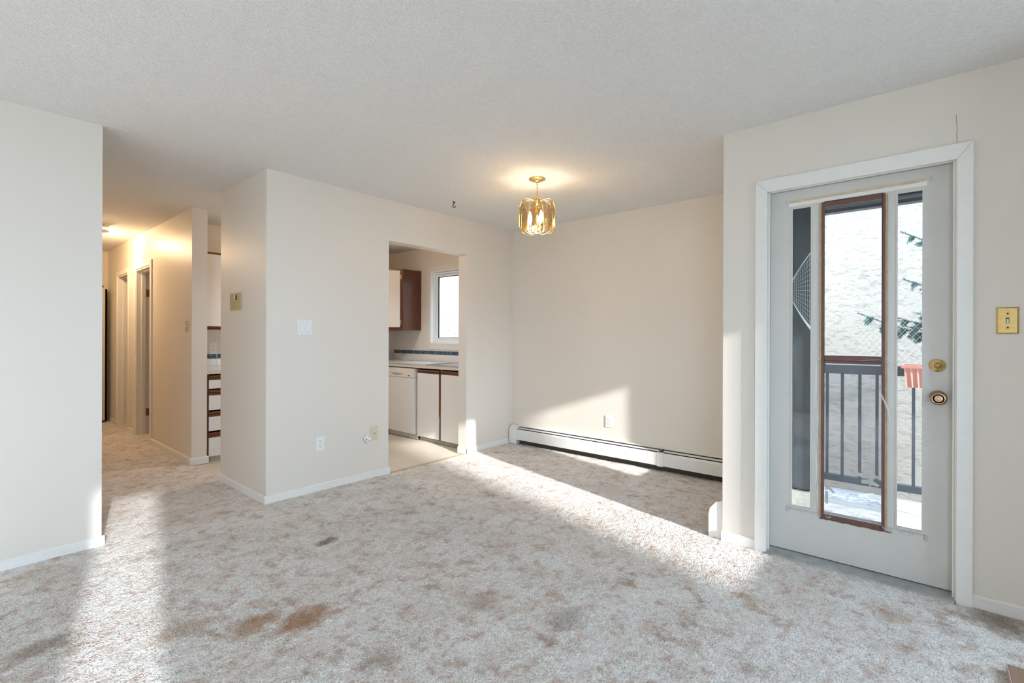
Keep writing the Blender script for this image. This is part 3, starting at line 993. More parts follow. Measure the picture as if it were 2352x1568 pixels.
# kitchen ceiling light (above the picture's view into the kitchen)
GX, GY = 2.75, 4.75
kl = thing('kitchen_light', 'round flush ceiling light in the kitchen', 'ceiling light', (GX, GY, H - 0.10))
M().lathe([(0.15, H), (0.15, H - 0.015), (0.13, H - 0.02), (0.0, H - 0.022)], (GX, GY, 0), n=28).build('pan', 'brass', kl, smooth=True)
M().lathe([(0.03, H - 0.022), (0.035, H - 0.05), (0.0, H - 0.07)], (GX, GY, 0), n=20).build('bulb', 'bulb', kl, smooth=True)
kd = bpy.data.lights.new('kitchen_fill', 'SPOT')  # added cool fill aimed down, brightens the lower kitchen
kd.energy = 3.0
kd.color = (0.90, 0.96, 1.0)
kd.spot_size = math.radians(150)
kd.spot_blend = 0.5
kd.shadow_soft_size = 0.08
ko = bpy.data.objects.new('kitchen_fill', kd)
COL.objects.link(ko)
ko.parent = kl
ko.location = (0, 0, -0.08)
ke = bpy.data.lights.new('kitchen_glow', 'POINT')
ke.energy = 1.3
ke.color = (1.0, 0.64, 0.36)
ke.shadow_soft_size = 0.05
kg = bpy.data.objects.new('kitchen_glow', ke)
COL.objects.link(kg)
kg.parent = kl
kg.location = (0, 0, -0.03)
sd = thing('smoke_detector', 'round white smoke detector on the hall ceiling', 'smoke detector', (1.085, 6.84, H - 0.03))
M().lathe([(0.075, H), (0.075, H - 0.010), (0.070, H - 0.013)], (1.085, 6.84, 0), n=28).build('rim', 'plastic', sd, smooth=True)
M().lathe([(0.066, H - 0.010), (0.066, H - 0.016)], (1.085, 6.84, 0), n=28).build('vent_gap', 'slot', sd)
M().lathe([(0.068, H - 0.016), (0.060, H - 0.026), (0.0, H - 0.030)], (1.085, 6.84, 0), n=28).build('cover', 'plastic', sd, smooth=True)

# ================================================================== WALL PLATES


def P(axis, a, sgn):
    """returns fn mapping (along, z, out) to xyz for a plate on the wall plane axis=a, room on side sgn"""
    if axis == 'y':
        return lambda u, z, o: (u, a + sgn * o, z)
    return lambda u, z, o: (a + sgn * o, u, z)


def pbox(f, u0, u1, z0, z1, o0, o1):
    a, b = f(u0, z0, o0), f(u1, z1, o1)
    return (min(a[0], b[0]), max(a[0], b[0]), min(a[1], b[1]), max(a[1], b[1]), min(a[2], b[2]), max(a[2], b[2]))


def plate(f, t, uc, zc, w, h, m, th=0.006):
    return box('cover_plate', m, pbox(f, uc - w / 2, uc + w / 2, zc - h / 2, zc + h / 2, 0, th), t, bevel=0.0025)


def screw(f, t, u, z, o, nrm, m='chrome', r=0.0028):
    return M().lathe([(0.0, 0.0012), (r * 0.8, 0.0010), (r, 0.0)], f(u, z, o), nrm, 10).build('screw', m, t, smooth=True)


def outlet(axis, a, sgn, uc, zc, label, cat='outlet', w=0.072, h=0.116):
    f = P(axis, a, sgn)
    nrm = (0, sgn, 0) if axis == 'y' else (sgn, 0, 0)
    t = thing('wall_outlet', label, cat, f(uc, zc, 0), 'duplex wall outlets')
    plate(f, t, uc, zc, w, h, 'plastic')
    for dz in (0.020, -0.020):
        poly = []
        for q in range(20):
            an = 2 * PI * q / 20
            poly.append((uc + 0.0165 * math.cos(an), zc + dz + max(-0.0125, min(0.0125, 0.0165 * math.sin(an)))))
        ax = 1 if axis == 'y' else 0
        lo, hi = sorted((a + sgn * 0.004, a + sgn * 0.0078))
        r = M().prism(poly, ax, lo, hi).build('receptacle', 'plastic', t)
        for du, hh in ((-0.0065, 0.0045), (0.0065, 0.0038)):
            box('slot', 'slot', pbox(f, uc + du - 0.0013, uc + du + 0.0013, zc + dz - 0.001, zc + dz + hh * 1.7, 0.0075, 0.0081), r)
        M().lathe([(0.0, 0.0004), (0.0026, 0.0003), (0.0026, 0.0)], f(uc, zc + dz - 0.007, 0.0078), nrm, 10).build('ground_hole', 'slot', r)
    screw(f, t, uc, zc, 0.006, nrm)
    return t


outlet('y', YW, -1, 1.918, 0.366, 'white duplex outlet low on the wall under the double switch')
outlet('x', XD, -1, 2.377, 0.381, 'white duplex outlet low on the wall above the long baseboard heater')
outlet('y', YK, -1, 1.893, 1.085, 'white duplex outlet above the dark tile border in the kitchen')

f = P('y', YW, -1)
t = thing('double_switch', 'white double rocker switch plate on the wall left of the kitchen doorway', 'light switch', f(1.788, 1.288, 0))
plate(f, t, 1.788, 1.288, 0.116, 0.116, 'plastic')
for du in (-0.023, 0.023):
    box('rocker_frame', 'kick', pbox(f, 1.788 + du - 0.0178, 1.788 + du + 0.0178, 1.288 - 0.0345, 1.288 + 0.0345, 0.0055, 0.0064), t)
    M().add([f(1.788 + du + a, 1.288 + b, o) for a, b, o in ((-.0165, -.033, .0066), (.0165, -.033, .0066), (.0165, .033, .0095), (-.0165, .033, .0095), (-.0165, -.033, .005), (.0165, -.033, .005), (.0165, .033, .005), (-.0165, .033, .005))],
            [(0, 1, 2, 3), (4, 7, 6, 5), (0, 4, 5, 1), (1, 5, 6, 2), (2, 6, 7, 3), (3, 7, 4, 0)]).build('rocker', 'plastic', t)
    for dz in (0.048, -0.048):
        screw(f, t, 1.788 + du, 1.288 + dz, 0.006, (0, -1, 0), 'kick' if dz > 0 else 'slot')

t = thing('phone_jack_plate', 'ivory phone jack plate low on the wall beside the kitchen doorway', 'wall plate', f(2.412, 0.374, 0))
plate(f, t, 2.412, 0.374, 0.072, 0.118, 'ivory')
box('jack', 'ivory', pbox(f, 2.400, 2.424, 0.363, 0.386, 0.005, 0.008), t)
box('jack_opening', 'slot', pbox(f, 2.409, 2.416, 0.371, 0.379, 0.0078, 0.0085), t)
for dz in (0.030, -0.030):
    screw(f, t, 2.412, 0.374 + dz, 0.006, (0, -1, 0), 'ivory')

# white splitter lying against the wall at a slant
t = thing('phone_splitter', 'small white phone line splitter leaning out beside the ivory jack plate', 'splitter', f(2.345, 0.345, 0.0))
ang = math.radians(-38)


def rot(u, w):
    return (2.345 + u * math.cos(ang) - w * math.sin(ang), 0.343 + u * math.sin(ang) + w * math.cos(ang))


def rprism(poly, o0, o1):
    return M().prism([rot(*p) for p in poly], 1, YW - o1, YW - o0)


rprism([(-.030, -.026), (-.020, -.034), (.020, -.034), (.030, -.024), (.030, .028), (-.030, .028)], 0.004, 0.022).build('body', 'plastic', t, bevel=0.004)
rprism([(-.026, -.022), (.026, -.022), (.026, .024), (-.026, .024)], 0.020, 0.0245).build('face', 'plastic', t, bevel=0.002)
for u in (-0.016, 0.0, 0.016):
    rprism([(u - .0045, .012), (u + .0045, .012), (u + .0045, .021), (u - .0045, .021)], 0.0243, 0.0252).build('socket_opening', 'kick', t)
    rprism([(u - .004, -.020), (u + .004, -.020), (u + .004, -.0135), (u - .004, -.0135)], 0.0243, 0.0252).build('slot', 'slot', t)
rprism([(-.033, -.027), (-.021, -.0375), (.021, -.0375), (.033, -.026), (.031, -.022), (.019, -.033), (-.019, -.033), (-.030, -.022)], 0.002, 0.012).build('bumper', 'kick', t)
M().tube([f(2.372, 0.352, 0.012), f(2.380, 0.357, 0.012), f(2.388, 0.360, 0.006)], 0.003, 6).build('plug', 'plastic', t)

# intercom on the short wall
f = P('x', XB, -1)
t = thing('intercom', 'yellowed intercom panel with speaker grille and three buttons on the short wall', 'intercom', f(4.2085, 1.496, 0))
u0, u1, z0, z1 = 4.100, 4.317, 1.426, 1.568
box('housing', 'almond', pbox(f, u0, u1, z0, z1, 0, 0.010), t, bevel=0.004)
box('inner_face', 'almond', pbox(f, u0 + 0.014, u1 - 0.014, z0 + 0.008, z1 - 0.008, 0.009, 0.0125), t)
for i in range(17):
    z = z0 + 0.018 + i * 0.0066
    box('grille_slat', 'almond', pbox(f, u0 + 0.082, u1 - 0.026, z - 0.0018, z + 0.0018, 0.012, 0.0145), t)
box('button_bar', 'slot', pbox(f, u0 + 0.062, u0 + 0.076, 1.506, 1.546, 0.012, 0.0165), t)
for z in (1.540, 1.526, 1.512):
    M().lathe([(0.0, 0.016), (0.006, 0.015), (0.0075, 0.010), (0.0065, 0.0)], f(u0 + 0.0705, z, 0.013), (-1, 0, 0), 14).build('button', 'chrome', t, smooth=True)
box('indicator', 'iron', pbox(f, u0 + 0.058, u0 + 0.068, 1.4475, 1.453, 0.012, 0.0138), t)
box('latch', 'bbrass', pbox(f, u1 - 0.026, u1 - 0.019, 1.493, 1.4965, 0.012, 0.0138), t)

# hall switch with two toggles one over the other
t = thing('hall_switch', 'narrow ivory stacked switch plate on the hall wall', 'light switch', f(5.43, 1.312, 0))
plate(f, t, 5.43, 1.312, 0.070, 0.114, 'ivory', 0.007)
for dz in (0.027, -0.027):
    box('switch_block', 'bbrass', pbox(f, 5.412, 5.448, 1.312 + dz - 0.022, 1.312 + dz + 0.022, 0.0065, 0.0095), t)
box('switch_middle', 'plastic', pbox(f, 5.41, 5.45, 1.3085, 1.3155, 0.0065, 0.012), t)

# brass switch plate by the balcony door
f = P('x', XDOOR, -1)
yc, zc = -0.282, 1.296
t = thing('brass_switch', 'brushed brass toggle switch plate right of the balcony door', 'light switch', f(yc, zc, 0))
M().add([f(yc + a, zc + b, o) for o, w, h in ((0, .0355, .0585), (.003, .0355, .0585), (.0055, .0295, .0535)) for a, b in ((-w, -h), (w, -h), (w, h), (-w, h))],
        [(0, 1, 5, 4), (1, 2, 6, 5), (2, 3, 7, 6), (3, 0, 4, 7), (4, 5, 9, 8), (5, 6, 10, 9), (6, 7, 11, 10), (7, 4, 8, 11), (8, 9, 10, 11), (3, 2, 1, 0)]).build('cover_plate', 'bbrass', t)
box('toggle_opening', 'slot', pbox(f, yc - 0.0055, yc + 0.0055, zc - 0.0125, zc + 0.0125, 0.005, 0.0060), t)
M().add([f(yc + a, zc + b, o) for a, b, o in ((-.004, -.011, .005), (.004, -.011, .005), (.004, .009, .005), (-.004, .009, .005), (-.0032, -.012, .017), (.0032, -.012, .017), (.0032, -.003, .014), (-.0032, -.003, .014))],
        [(0, 3, 2, 1), (4, 5, 6, 7), (0, 1, 5, 4), (1, 2, 6, 5), (2, 3, 7, 6), (3, 0, 4, 7)]).build('toggle', 'plastic', t, bevel=0.001)
for dz in (0.031, -0.031):
    s_ = M().lathe([(0.0, 0.0016), (0.0045, 0.0012), (0.0055, 0.0)], f(yc, zc + dz, 0.0055), (-1, 0, 0), 14).build('screw', 'brass', t, smooth=True)
    M().lathe([(0.0, 0.0018), (0.0026, 0.0016), (0.0026, 0.001)], f(yc, zc + dz, 0.0057), (-1, 0, 0), 8).build('screw_slot', 'slot', s_)

# ================================================================== BASEBOARD HEATERS
ht = thing('baseboard_heater', 'long white baseboard heater along the back wall of the nook', 'heater', (XD, 2.3, 0))
xf = XD - 0.072
y_l, y_r = 3.52, YN + 0.09
box('back_plate', 'heater', (XD - 0.006, XD, y_r, y_l, 0.0, 0.205), ht)
M().prism([(XD, 0.192), (XD - 0.030, 0.197), (XD - 0.034, 0.201), (XD - 0.02, 0.207), (XD, 0.208)], 1, y_r, y_l).build('top_lip', 'heater', ht)
box('gap_shade', 'fins', (XD - 0.014, XD - 0.006, y_r, y_l, -0.006, 0.062), ht)  # dark strip over the back plate, imitates the shade under the cover
box('fin_element', 'fins', (XD - 0.056, XD - 0.010, y_r, y_l, 0.058, 0.135), ht)
box('slot_interior', 'slot', (XD - 0.058, XD - 0.008, y_r, y_l, 0.140, 0.172), ht)
for name, ya, yb in (('front_cover', y_l, 1.838), ('front_cover', 1.795, y_r)):
    M().prism([(xf, 0.052), (xf + 0.003, 0.052), (xf + 0.003, 0.150), (xf + 0.012, 0.163), (xf + 0.022, 0.168), (xf + 0.021, 0.171), (xf + 0.010, 0.166), (xf, 0.152)], 1, yb, ya).build(name, 'heater', ht)
    M().prism([(XD - 0.050, 0.1745), (XD - 0.030, 0.184), (XD - 0.031, 0.1865), (XD - 0.051, 0.177)], 1, yb, ya).build('damper_blade', 'heater', ht)
    M().prism([(XD - 0.040, 0.172), (XD - 0.012, 0.187), (XD - 0.014, 0.189), (XD - 0.042, 0.174)], 1, yb, ya).build('damper_back', 'fins', ht)
M().prism([(xf - 0.003, 0.046), (xf + 0.004, 0.046), (xf + 0.004, 0.150), (xf + 0.024, 0.170), (xf + 0.023, 0.174), (xf + 0.008, 0.168), (xf - 0.003, 0.153)], 1, 1.788, 1.845).build('joint_cover', 'heater', ht, bevel=0.001)
M().box(XD - 0.055, XD - 0.012, 1.80, 1.812, 0.170, 0.196).build('bracket', 'fins', ht)
M().prism([(XD, 0.0), (xf - 0.003, 0.0), (xf - 0.003, 0.138), (xf + 0.004, 0.165), (xf + 0.022, 0.192), (xf + 0.042, 0.206), (XD, 0.208)], 1, y_l - 0.002, YW - 0.014).build('end_cap', 'heater', ht, bevel=0.003)
box('end_cap_seam', 'kick', (xf - 0.0036, xf - 0.002, 3.585, 3.588, 0.0, 0.05), ht)

h2 = thing('baseboard_heater', 'white baseboard heater end sticking out beside the balcony door wall', 'heater', (3.1, YN, 0))
prof = [(YN + 0.002, -0.005), (YN + 0.086, -0.005), (YN + 0.086, 0.135), (YN + 0.077, 0.172), (YN + 0.044, 0.212), (YN + 0.004, 0.226)]
M().prism(prof, 0, 3.046, 3.060).build('end_cap', 'heater', h2, bevel=0.002)
cap = [(YN + 0.037 + 0.017 * math.cos(a), 0.086 + 0.017 * math.sin(a)) for a in [PI * q / 10 for q in range(11)]]
slotp = cap + [(YN + 0.020, -0.004), (YN + 0.054, -0.004)]
k = M()
inner = [(YN + 0.037 + (p[0] - YN - 0.037) * 0.955, p[1] - (0.0008 if p[1] > 0.02 else 0)) for p in slotp]
n = len(slotp)
k.add([(3.0453, *p) for p in slotp] + [(3.0453, *p) for p in inner], [(q, (q + 1) % n, n + (q + 1) % n, n + q) for q in range(n) if q != n - 2 + 0])
k.build('knockout_outline', 'kick', h2)
M().prism([(YN + 0.084, 0.05), (YN + 0.084, 0.150), (YN + 0.070, 0.165), (YN + 0.067, 0.163), (YN + 0.080, 0.148), (YN + 0.080, 0.05)], 0, 3.060, 4.19).build('front_cover', 'heater', h2)
M().prism([(YN, 0.0), (YN + 0.006, 0.0), (YN + 0.006, 0.215), (YN, 0.218)], 0, 3.060, 4.19).build('back_plate', 'heater', h2)
box('fin_element', 'fins', (3.07, 4.19, YN + 0.012, YN + 0.065, 0.04, 0.15), h2)

# ================================================================== KITCHEN
XF = 3.655          # cabinet front plane along the window wall
ZT = 0.885
# counter (L shape)
ct = thing('countertop', 'pale laminate L-shaped kitchen countertop', 'countertop', (3.9, 4.8, ZT))
M().prism([(XF - 0.02, YW + 0.121), (XD, YW + 0.121), (XD, YK), (XB + 0.131, YK), (XB + 0.131, YK - 0.64), (XF - 0.02, YK - 0.64)], 2, ZT - 0.003, ZT).build('surface', 'laminate', ct)
M().prism([(XF - 0.02, YW + 0.121), (XD, YW + 0.121), (XD, YK), (XB + 0.131, YK), (XB + 0.131, YK - 0.64), (XF - 0.02, YK - 0.64)], 2, ZT - 0.040, ZT - 0.003).build('front_edge', 'lamedge', ct)
M().prism([(XF - 0.0215, YW + 0.121), (XF - 0.0195, YW + 0.121), (XF - 0.0195, YK - 0.64), (XF - 0.0215, YK - 0.64)], 2, ZT - 0.0045, ZT - 0.0005).build('edge_line', 'oak', ct)

# sink
sk = thing('kitchen_sink', 'stainless steel drop-in sink in the countertop below the window', 'sink', (3.95, 4.15, ZT))
sx0, sx1, sy0, sy1 = 3.70, 4.16, 3.86, 4.52
k = M()
b = 0.03
k.box(sx0, sx1, sy0, sy0 + b, ZT, ZT + 0.006).box(sx0, sx1, sy1 - b, sy1, ZT, ZT + 0.006).box(sx0, sx0 + b, sy0 + b, sy1 - b, ZT, ZT + 0.006).box(sx1 - 0.06, sx1, sy0 + b, sy1 - b, ZT, ZT + 0.006)
k.build('rim', 'steel', sk, bevel=0.002)
k = M()
k.add([(sx0 + b, sy0 + b, ZT + .004), (sx1 - .06, sy0 + b, ZT + .004), (sx1 - .06, sy1 - b, ZT + .004), (sx0 + b, sy1 - b, ZT + .004),
       (sx0 + b, sy0 + b, ZT + .001), (sx1 - .06, sy0 + b, ZT + .001), (sx1 - .06, sy1 - b, ZT + .001), (sx0 + b, sy1 - b, ZT + .001)],
      [(4, 5, 6, 7), (0, 1, 5, 4), (1, 2, 6, 5), (2, 3, 7, 6), (3, 0, 4, 7)])
k.build('basin', 'steel', sk)
M().tube([(4.13, 4.2, ZT + 0.006), (4.13, 4.2, ZT + 0.12), (4.10, 4.2, ZT + 0.16), (4.02, 4.2, ZT + 0.165), (3.99, 4.2, ZT + 0.14)], 0.010, 8).build('faucet', 'chrome', sk, smooth=True)


def pull(f3, parent, a0, a1, z0, z1, m='oak'):
    """brown finger-pull rail: a chunky moulding with a groove; f3(along, out, z)"""
    h = z1 - z0
    prof = [(0.0, z0), (0.012, z0), (0.014, z0 + h * 0.2), (0.004, z0 + h * 0.38), (0.004, z0 + h * 0.5), (0.016, z0 + h * 0.62), (0.017, z1 - h * 0.08), (0.012, z1), (0.0, z1)]
    n = len(prof)
    vs = [f3(a0, o, z) for o, z in prof] + [f3(a1, o, z) for o, z in prof]
    return M().add(vs, [tuple(range(n))[::-1], tuple(range(n, 2 * n))] + [(q, (q + 1) % n, n + (q + 1) % n, n + q) for q in range(n)]).build('pull_rail', m, parent)


# sink base cabinet, two doors
sb = thing('sink_cabinet', 'sink base cabinet with two white doors and brown pull rails', 'cabinet', (3.9, 4.2, ZK))
box('carcass', 'black', (XF + 0.022, XD - 0.01, YW + 0.122, 4.606, 0.02, ZT - 0.06), sb)
k = M().box(XF + 0.004, XF + 0.022, 4.166, 4.222, 0.03, ZT - 0.045).box(XF + 0.004, XF + 0.022, 4.594, 4.608, 0.03, ZT - 0.045).box(XF + 0.004, XF + 0.022, YW + 0.122, 3.79, 0.03, ZT - 0.045)
k.box(XF + 0.004, XF + 0.022, 3.79, 4.166, 0.03, 0.05).box(XF + 0.004, XF + 0.022, 4.222, 4.594, 0.03, 0.05)
k.build('face_frame', 'oakz', sb)
for ya, yb in ((4.213, 4.600), (3.80, 4.176)):
    dr = box('door', 'melamine', (XF - 0.014, XF + 0.003, ya, yb, 0.035, 0.786), sb, bevel=0.002)
    pull(lambda a, o, z: (XF + 0.002 - o, a, z), dr, ya, yb, 0.787, 0.829)
    box('door_edge', 'oakl', (XF - 0.012, XF + 0.003, ya - 0.0035, ya, 0.30 if ya > 4 else 0.05, 0.785), dr)
box('kick_board', 'kickd', (XF + 0.03, XF + 0.045, YW + 0.122, 4.600, ZK, 0.03), sb)

# dishwasher
dw = thing('dishwasher', 'cream-topped white built-in dishwasher beside the sink cabinet', 'dishwasher', (3.9, 4.92, ZK))
YA, YB = 4.632, 5.232
box('tub', 'black', (XF + 0.03, XD - 0.05, YA - 0.02, YB, 0.0, ZT - 0.045), dw)
box('door', 'applw', (XF - 0.035, XF + 0.03, YA, YB, 0.050, 0.722), dw, bevel=0.003)
cp = box('control_panel', 'appl', (XF - 0.042, XF + 0.03, YA, YB, 0.724, 0.833), dw, bevel=0.004)
M().prism([(4.88, 0.834), (5.09, 0.834), (5.075, 0.776), (5.065, 0.772), (4.905, 0.772), (4.895, 0.776)], 0, XF - 0.0445, XF - 0.040).build('dial_plate', 'applw', cp)
M().lathe([(0.0, 0.010), (0.010, 0.009), (0.012, 0.0)], (XF - 0.0445, 4.985, 0.80), (-1, 0, 0), 16).build('dial', 'applw', cp, smooth=True)
M().prism([(4.835, 0.770), (5.095, 0.770), (5.03, 0.748), (4.965, 0.742), (4.90, 0.748)], 0, XF - 0.0435, XF - 0.040).build('handle_recess', 'kickd', cp)
box('brand_badge', 'slot', (XF - 0.0428, XF - 0.0415, 4.70, 4.745, 0.742, 0.750), cp)
box('model_badge', 'slot', (XF - 0.0428, XF - 0.0415, 5.165, 5.225, 0.785, 0.802), cp)
box('kick_plate', 'kick', (XF + 0.005, XF + 0.02, YA - 0.018, YB - 0.05, ZK + 0.006, 0.045), dw)
M().tube([(XF + 0.03, 5.20, ZK), (XF + 0.03, 5.20, 0.03)], 0.014, 8).build('levelling_foot', 'oak', dw)

# drawer cabinet on the back wall
YF = YK - 0.62
dc = thing('drawer_cabinet', 'base cabinet of white drawers with brown pull rails seen from the hall', 'cabinet', (1.9, YK - 0.3, ZK))
xa, xb = XB + 0.132, 2.10
box('carcass', 'black', (xa, xb, YF + 0.022, YK - 0.01, 0.02, ZT - 0.06), dc)
k = M().box(xa, xa + 0.03, YF + 0.004, YF + 0.022, 0.035, ZT - 0.042).box(xb - 0.03, xb, YF + 0.004, YF + 0.022, 0.035, ZT - 0.042)
k.build('face_frame', 'oakz', dc)
zs = [(0.035, 0.218, 0.267), (0.285, 0.423, 0.473), (0.49, 0.633, 0.687), (0.70, 0.785, 0.830)]
for z0, z1, z2 in zs:
    dr = box('drawer', 'melamine', (xa + 0.024, xb - 0.02, YF - 0.014, YF + 0.003, z0, z1), dc, bevel=0.002)
    pull(lambda a, o, z: (a, YF + 0.002 - o, z), dr, xa + 0.024, xb - 0.02, z1 + 0.002, z2, 'oakx')
box('kick_board', 'kickd', (xa + 0.005, xb, YF + 0.02, YF + 0.035, ZK, 0.035), dc)
# further base cabinet closing the corner
bc = thing('base_cabinet', 'white kitchen base cabinet in the hidden corner run', 'cabinet', (3.0, YK - 0.3, ZK))
box('carcass', 'oakz', (2.105, XF + 0.02, YF + 0.006, YK - 0.01, 0.03, ZT - 0.045), bc)
for x0 in (2.12, 2.62, 3.12):
    box('door', 'melamine', (x0, x0 + 0.47, YF - 0.012, YF + 0.005, 0.04, 0.78), bc, bevel=0.002)

# wall cabinets
uc = thing('wall_cabinet', 'white wall cabinet with brown rails high in the kitchen seen from the hall', 'cabinet', (1.95, YK, 1.285))
box('carcass', 'melamine', (XB + 0.132, 2.35, YK - 0.30, YK - 0.001, 1.300, 2.082), uc)
box('top_rail', 'oakx', (XB + 0.132, 2.35, YK - 0.312, YK - 0.296, 2.070, 2.092), uc)
for x0, x1 in ((XB + 0.136, 1.99), (1.996, 2.346)):
    dr = box('door', 'melamine', (x0, x1, YK - 0.318, YK - 0.301, 1.320, 2.070), uc, bevel=0.002)
    pull(lambda a, o, z: (a, YK - 0.300 - o, z), dr, x0, x1, 1.284, 1.319, 'oakx')
# diagonal corner cabinet
cc = thing('corner_cabinet', 'brown diagonal corner wall cabinet with a white door beside the kitchen window', 'cabinet', (4.0, 5.65, 1.305))
p1 = (3.965, 5.31)
p2 = (XD - 0.61 + 0.001, 5.31 + 0.305)
zb, zt = 1.306, 2.127
M().prism([(XD - 0.001, 5.31), p1, p2, (3.66, YK - 0.001), (XD - 0.001, YK - 0.001)], 2, zb, zt).build('carcass', 'oakz', cc, bevel=0.002)
dv = Vector((p2[0] - p1[0], p2[1] - p1[1], 0)).normalized()
nv = Vector((-dv.y, dv.x, 0))
if nv.x > 0:
    nv = -nv


def dpt(a, o, z):
    q = Vector((p1[0], p1[1], 0)) + dv * a + nv * o
    return (q.x, q.y, z)


def dbox(a0, a1, o0, o1, z0, z1):
    return M().add([dpt(a, o, z) for z in (z0, z1) for a, o in ((a0, o0), (a1, o0), (a1, o1), (a0, o1))],
                   [(0, 3, 2, 1), (4, 5, 6, 7), (0, 1, 5, 4), (1, 2, 6, 5), (2, 3, 7, 6), (3, 0, 4, 7)])


cd = dbox(0.042, 0.395, 0.001, 0.018, zb + 0.040, zt - 0.024).build('door', 'melamine', cc, bevel=0.002)
pull(lambda a, o, z: dpt(a, o, z), cd, 0.042, 0.395, zb + 0.002, zb + 0.038)
for z in (1.41, 2.02):
    h = dbox(0.026, 0.040, 0.001, 0.010, z - 0.03, z + 0.03).build('hinge', 'bronze', cc)
    M().tube([dpt(0.040, 0.010, z - 0.032), dpt(0.040, 0.010, z + 0.032)], 0.004, 6).build('hinge_pin', 'bronze', h)

# kitchen tiles: white tiles with a dark border row, each a piece
TW = 0.1535
box_w = box('tile_grout', 'grout', (XD - 0.0035, XD, YW + 0.122, YK, ZT, 1.031), wall_back)
box_k = box('tile_grout', 'grout', (XB + 0.131, XD, YK - 0.0035, YK, ZT, 1.031), wall_kitchen)
proto = {}


def tile(kind, m, sx, sy, sz, loc, parent):
    key = (kind, sx, sy, sz)
    if key not in proto:
        kk = M().box(-sx / 2, sx / 2, -sy / 2, sy / 2, -sz / 2, sz / 2)
        o = kk.build(kind, m)
        o.parent = parent
        proto[key] = o
    else:
        o = instance(proto[key], kind, (0, 0, 0), parent)
    o.location = loc
    return o


y = 5.927
ys = []
while y > YW + 0.20:
    ys.append(y)
    y -= TW
for i, y in enumerate(ys):
    tile('border_tile', 'marble', 0.007, TW - 0.009, 0.047, (XD - 0.0035, y - TW / 2, 1.0025), wall_back)
    tile('wall_tile', 'wtile', 0.006, TW - 0.003, 0.086, (XD - 0.003, y - TW / 2, 0.930), wall_back)
    box_w2 = None
box('border_bullnose', 'wtile', (XD - 0.006, XD, YW + 0.122, YK - 0.003, 1.028, 1.034), wall_back)
box('border_bullnose', 'wtile', (XB + 0.131, XD, YK - 0.006, YK, 1.022, 1.028), wall_kitchen)
x = 1.928 - TW * 2
while x < 3.7:
    if x > XB + 0.05:
        tile('border_tile', 'marble', TW - 0.009, 0.007, 0.047, (max(x + TW / 2, XB + 0.131 + TW / 2), YK - 0.0035, 0.995), wall_kitchen)
        tile('wall_tile', 'wtile', TW - 0.003, 0.006, 0.082, (max(x + TW / 2, XB + 0.131 + TW / 2), YK - 0.003, 0.927), wall_kitchen)
    x += TW

# kitchen window
w1 = st(empty('window_1', (XD, 4.5, KW[2])), 'white vinyl kitchen window')
k = M()
cw = 0.058
for a in ((XD - 0.014, XD, KW[1], KW[1] + cw, KW[2] - 0.08, KW[3] + cw + 0.01), (XD - 0.014, XD, KW[0] - cw, KW[0], KW[2] - 0.08, KW[3] + cw + 0.01)):
    box('casing_side', 'wall', a, w1, bevel=0.003)
box('casing_head', 'wall', (XD - 0.014, XD, KW[0], KW[1], KW[3], KW[3] + cw + 0.01), w1, bevel=0.003)
box('casing_apron', 'wall', (XD - 0.014, XD, KW[0], KW[1], KW[2] - 0.08, KW[2]), w1, bevel=0.003)
k = M()
k.box(XD, XD + 0.15, KW[1] - 0.014, KW[1], KW[2], KW[3]).box(XD, XD + 0.15, KW[0], KW[0] + 0.014, KW[2], KW[3])
k.box(XD, XD + 0.15, KW[0] + 0.014, KW[1] - 0.014, KW[2], KW[2] + 0.014).box(XD, XD + 0.15, KW[0] + 0.014, KW[1] - 0.014, KW[3] - 0.014, KW[3])
k.build('reveal', 'vinylw', w1)


def frame(x0, x1, y0, y1, z0, z1, w, name, m, parent, bevel=0.003):
    k = M().box(x0, x1, y0, y0 + w, z0, z1).box(x0, x1, y1 - w, y1, z0, z1).box(x0, x1, y0 + w, y1 - w, z0, z0 + w).box(x0, x1, y0 + w, y1 - w, z1 - w, z1)
    return k.build(name, m, parent, bevel=bevel)


frame(XD + 0.045, XD + 0.10, KW[0] + 0.014, KW[1] - 0.014, KW[2] + 0.014, KW[3] - 0.014, 0.028, 'outer_frame', 'vinylw', w1)
frame(XD + 0.06, XD + 0.11, KW[0] + 0.042, KW[1] - 0.042, KW[2] + 0.042, KW[3] - 0.042, 0.032, 'sash', 'vinylw', w1)
frame(XD + 0.072, XD + 0.088, KW[0] + 0.074, KW[1] - 0.074, KW[2] + 0.074, KW[3] - 0.074, 0.006, 'gasket', 'slot', w1, 0)
box('pane', 'panek', (XD + 0.078, XD + 0.082, KW[0] + 0.074, KW[1] - 0.074, KW[2] + 0.074, KW[3] - 0.074), w1)

# living-room window and nook window (outside the picture, they let the daylight in)
w2 = st(empty('window_2', (-0.4, -1.45, 0.4)), 'living room windows')


def framey(y0, y1, x0, x1, z0, z1, w, name, m, parent):
    k = M().box(x0, x0 + w, y0, y1, z0, z1).box(x1 - w, x1, y0, y1, z0, z1).box(x0 + w, x1 - w, y0, y1, z0, z0 + w).box(x0 + w, x1 - w, y0, y1, z1 - w, z1)
    return k.build(name, m, parent)


for _a, _b, _c, _d in LIGHTS:
    framey(-1.48, -1.44, _a, _b, _c, _d, 0.012, 'outer_frame', 'vinylw', w2)
box('pane', 'panet', (LIGHTS[1][0] + 0.012, LIGHTS[1][1] - 0.012, -1.462, -1.458, LIGHTS[1][2] + 0.012, LIGHTS[1][3] - 0.012), w2)  # tint added to dim the sun strip from the narrow window
w3 = st(empty('window_3', (3.75, 0.85, NW[2])), 'nook side window')
framey(0.82, 0.86, NW[0] - 0.0, NW[1], NW[2], NW[3], 0.018, 'outer_frame', 'vinylw', w3)
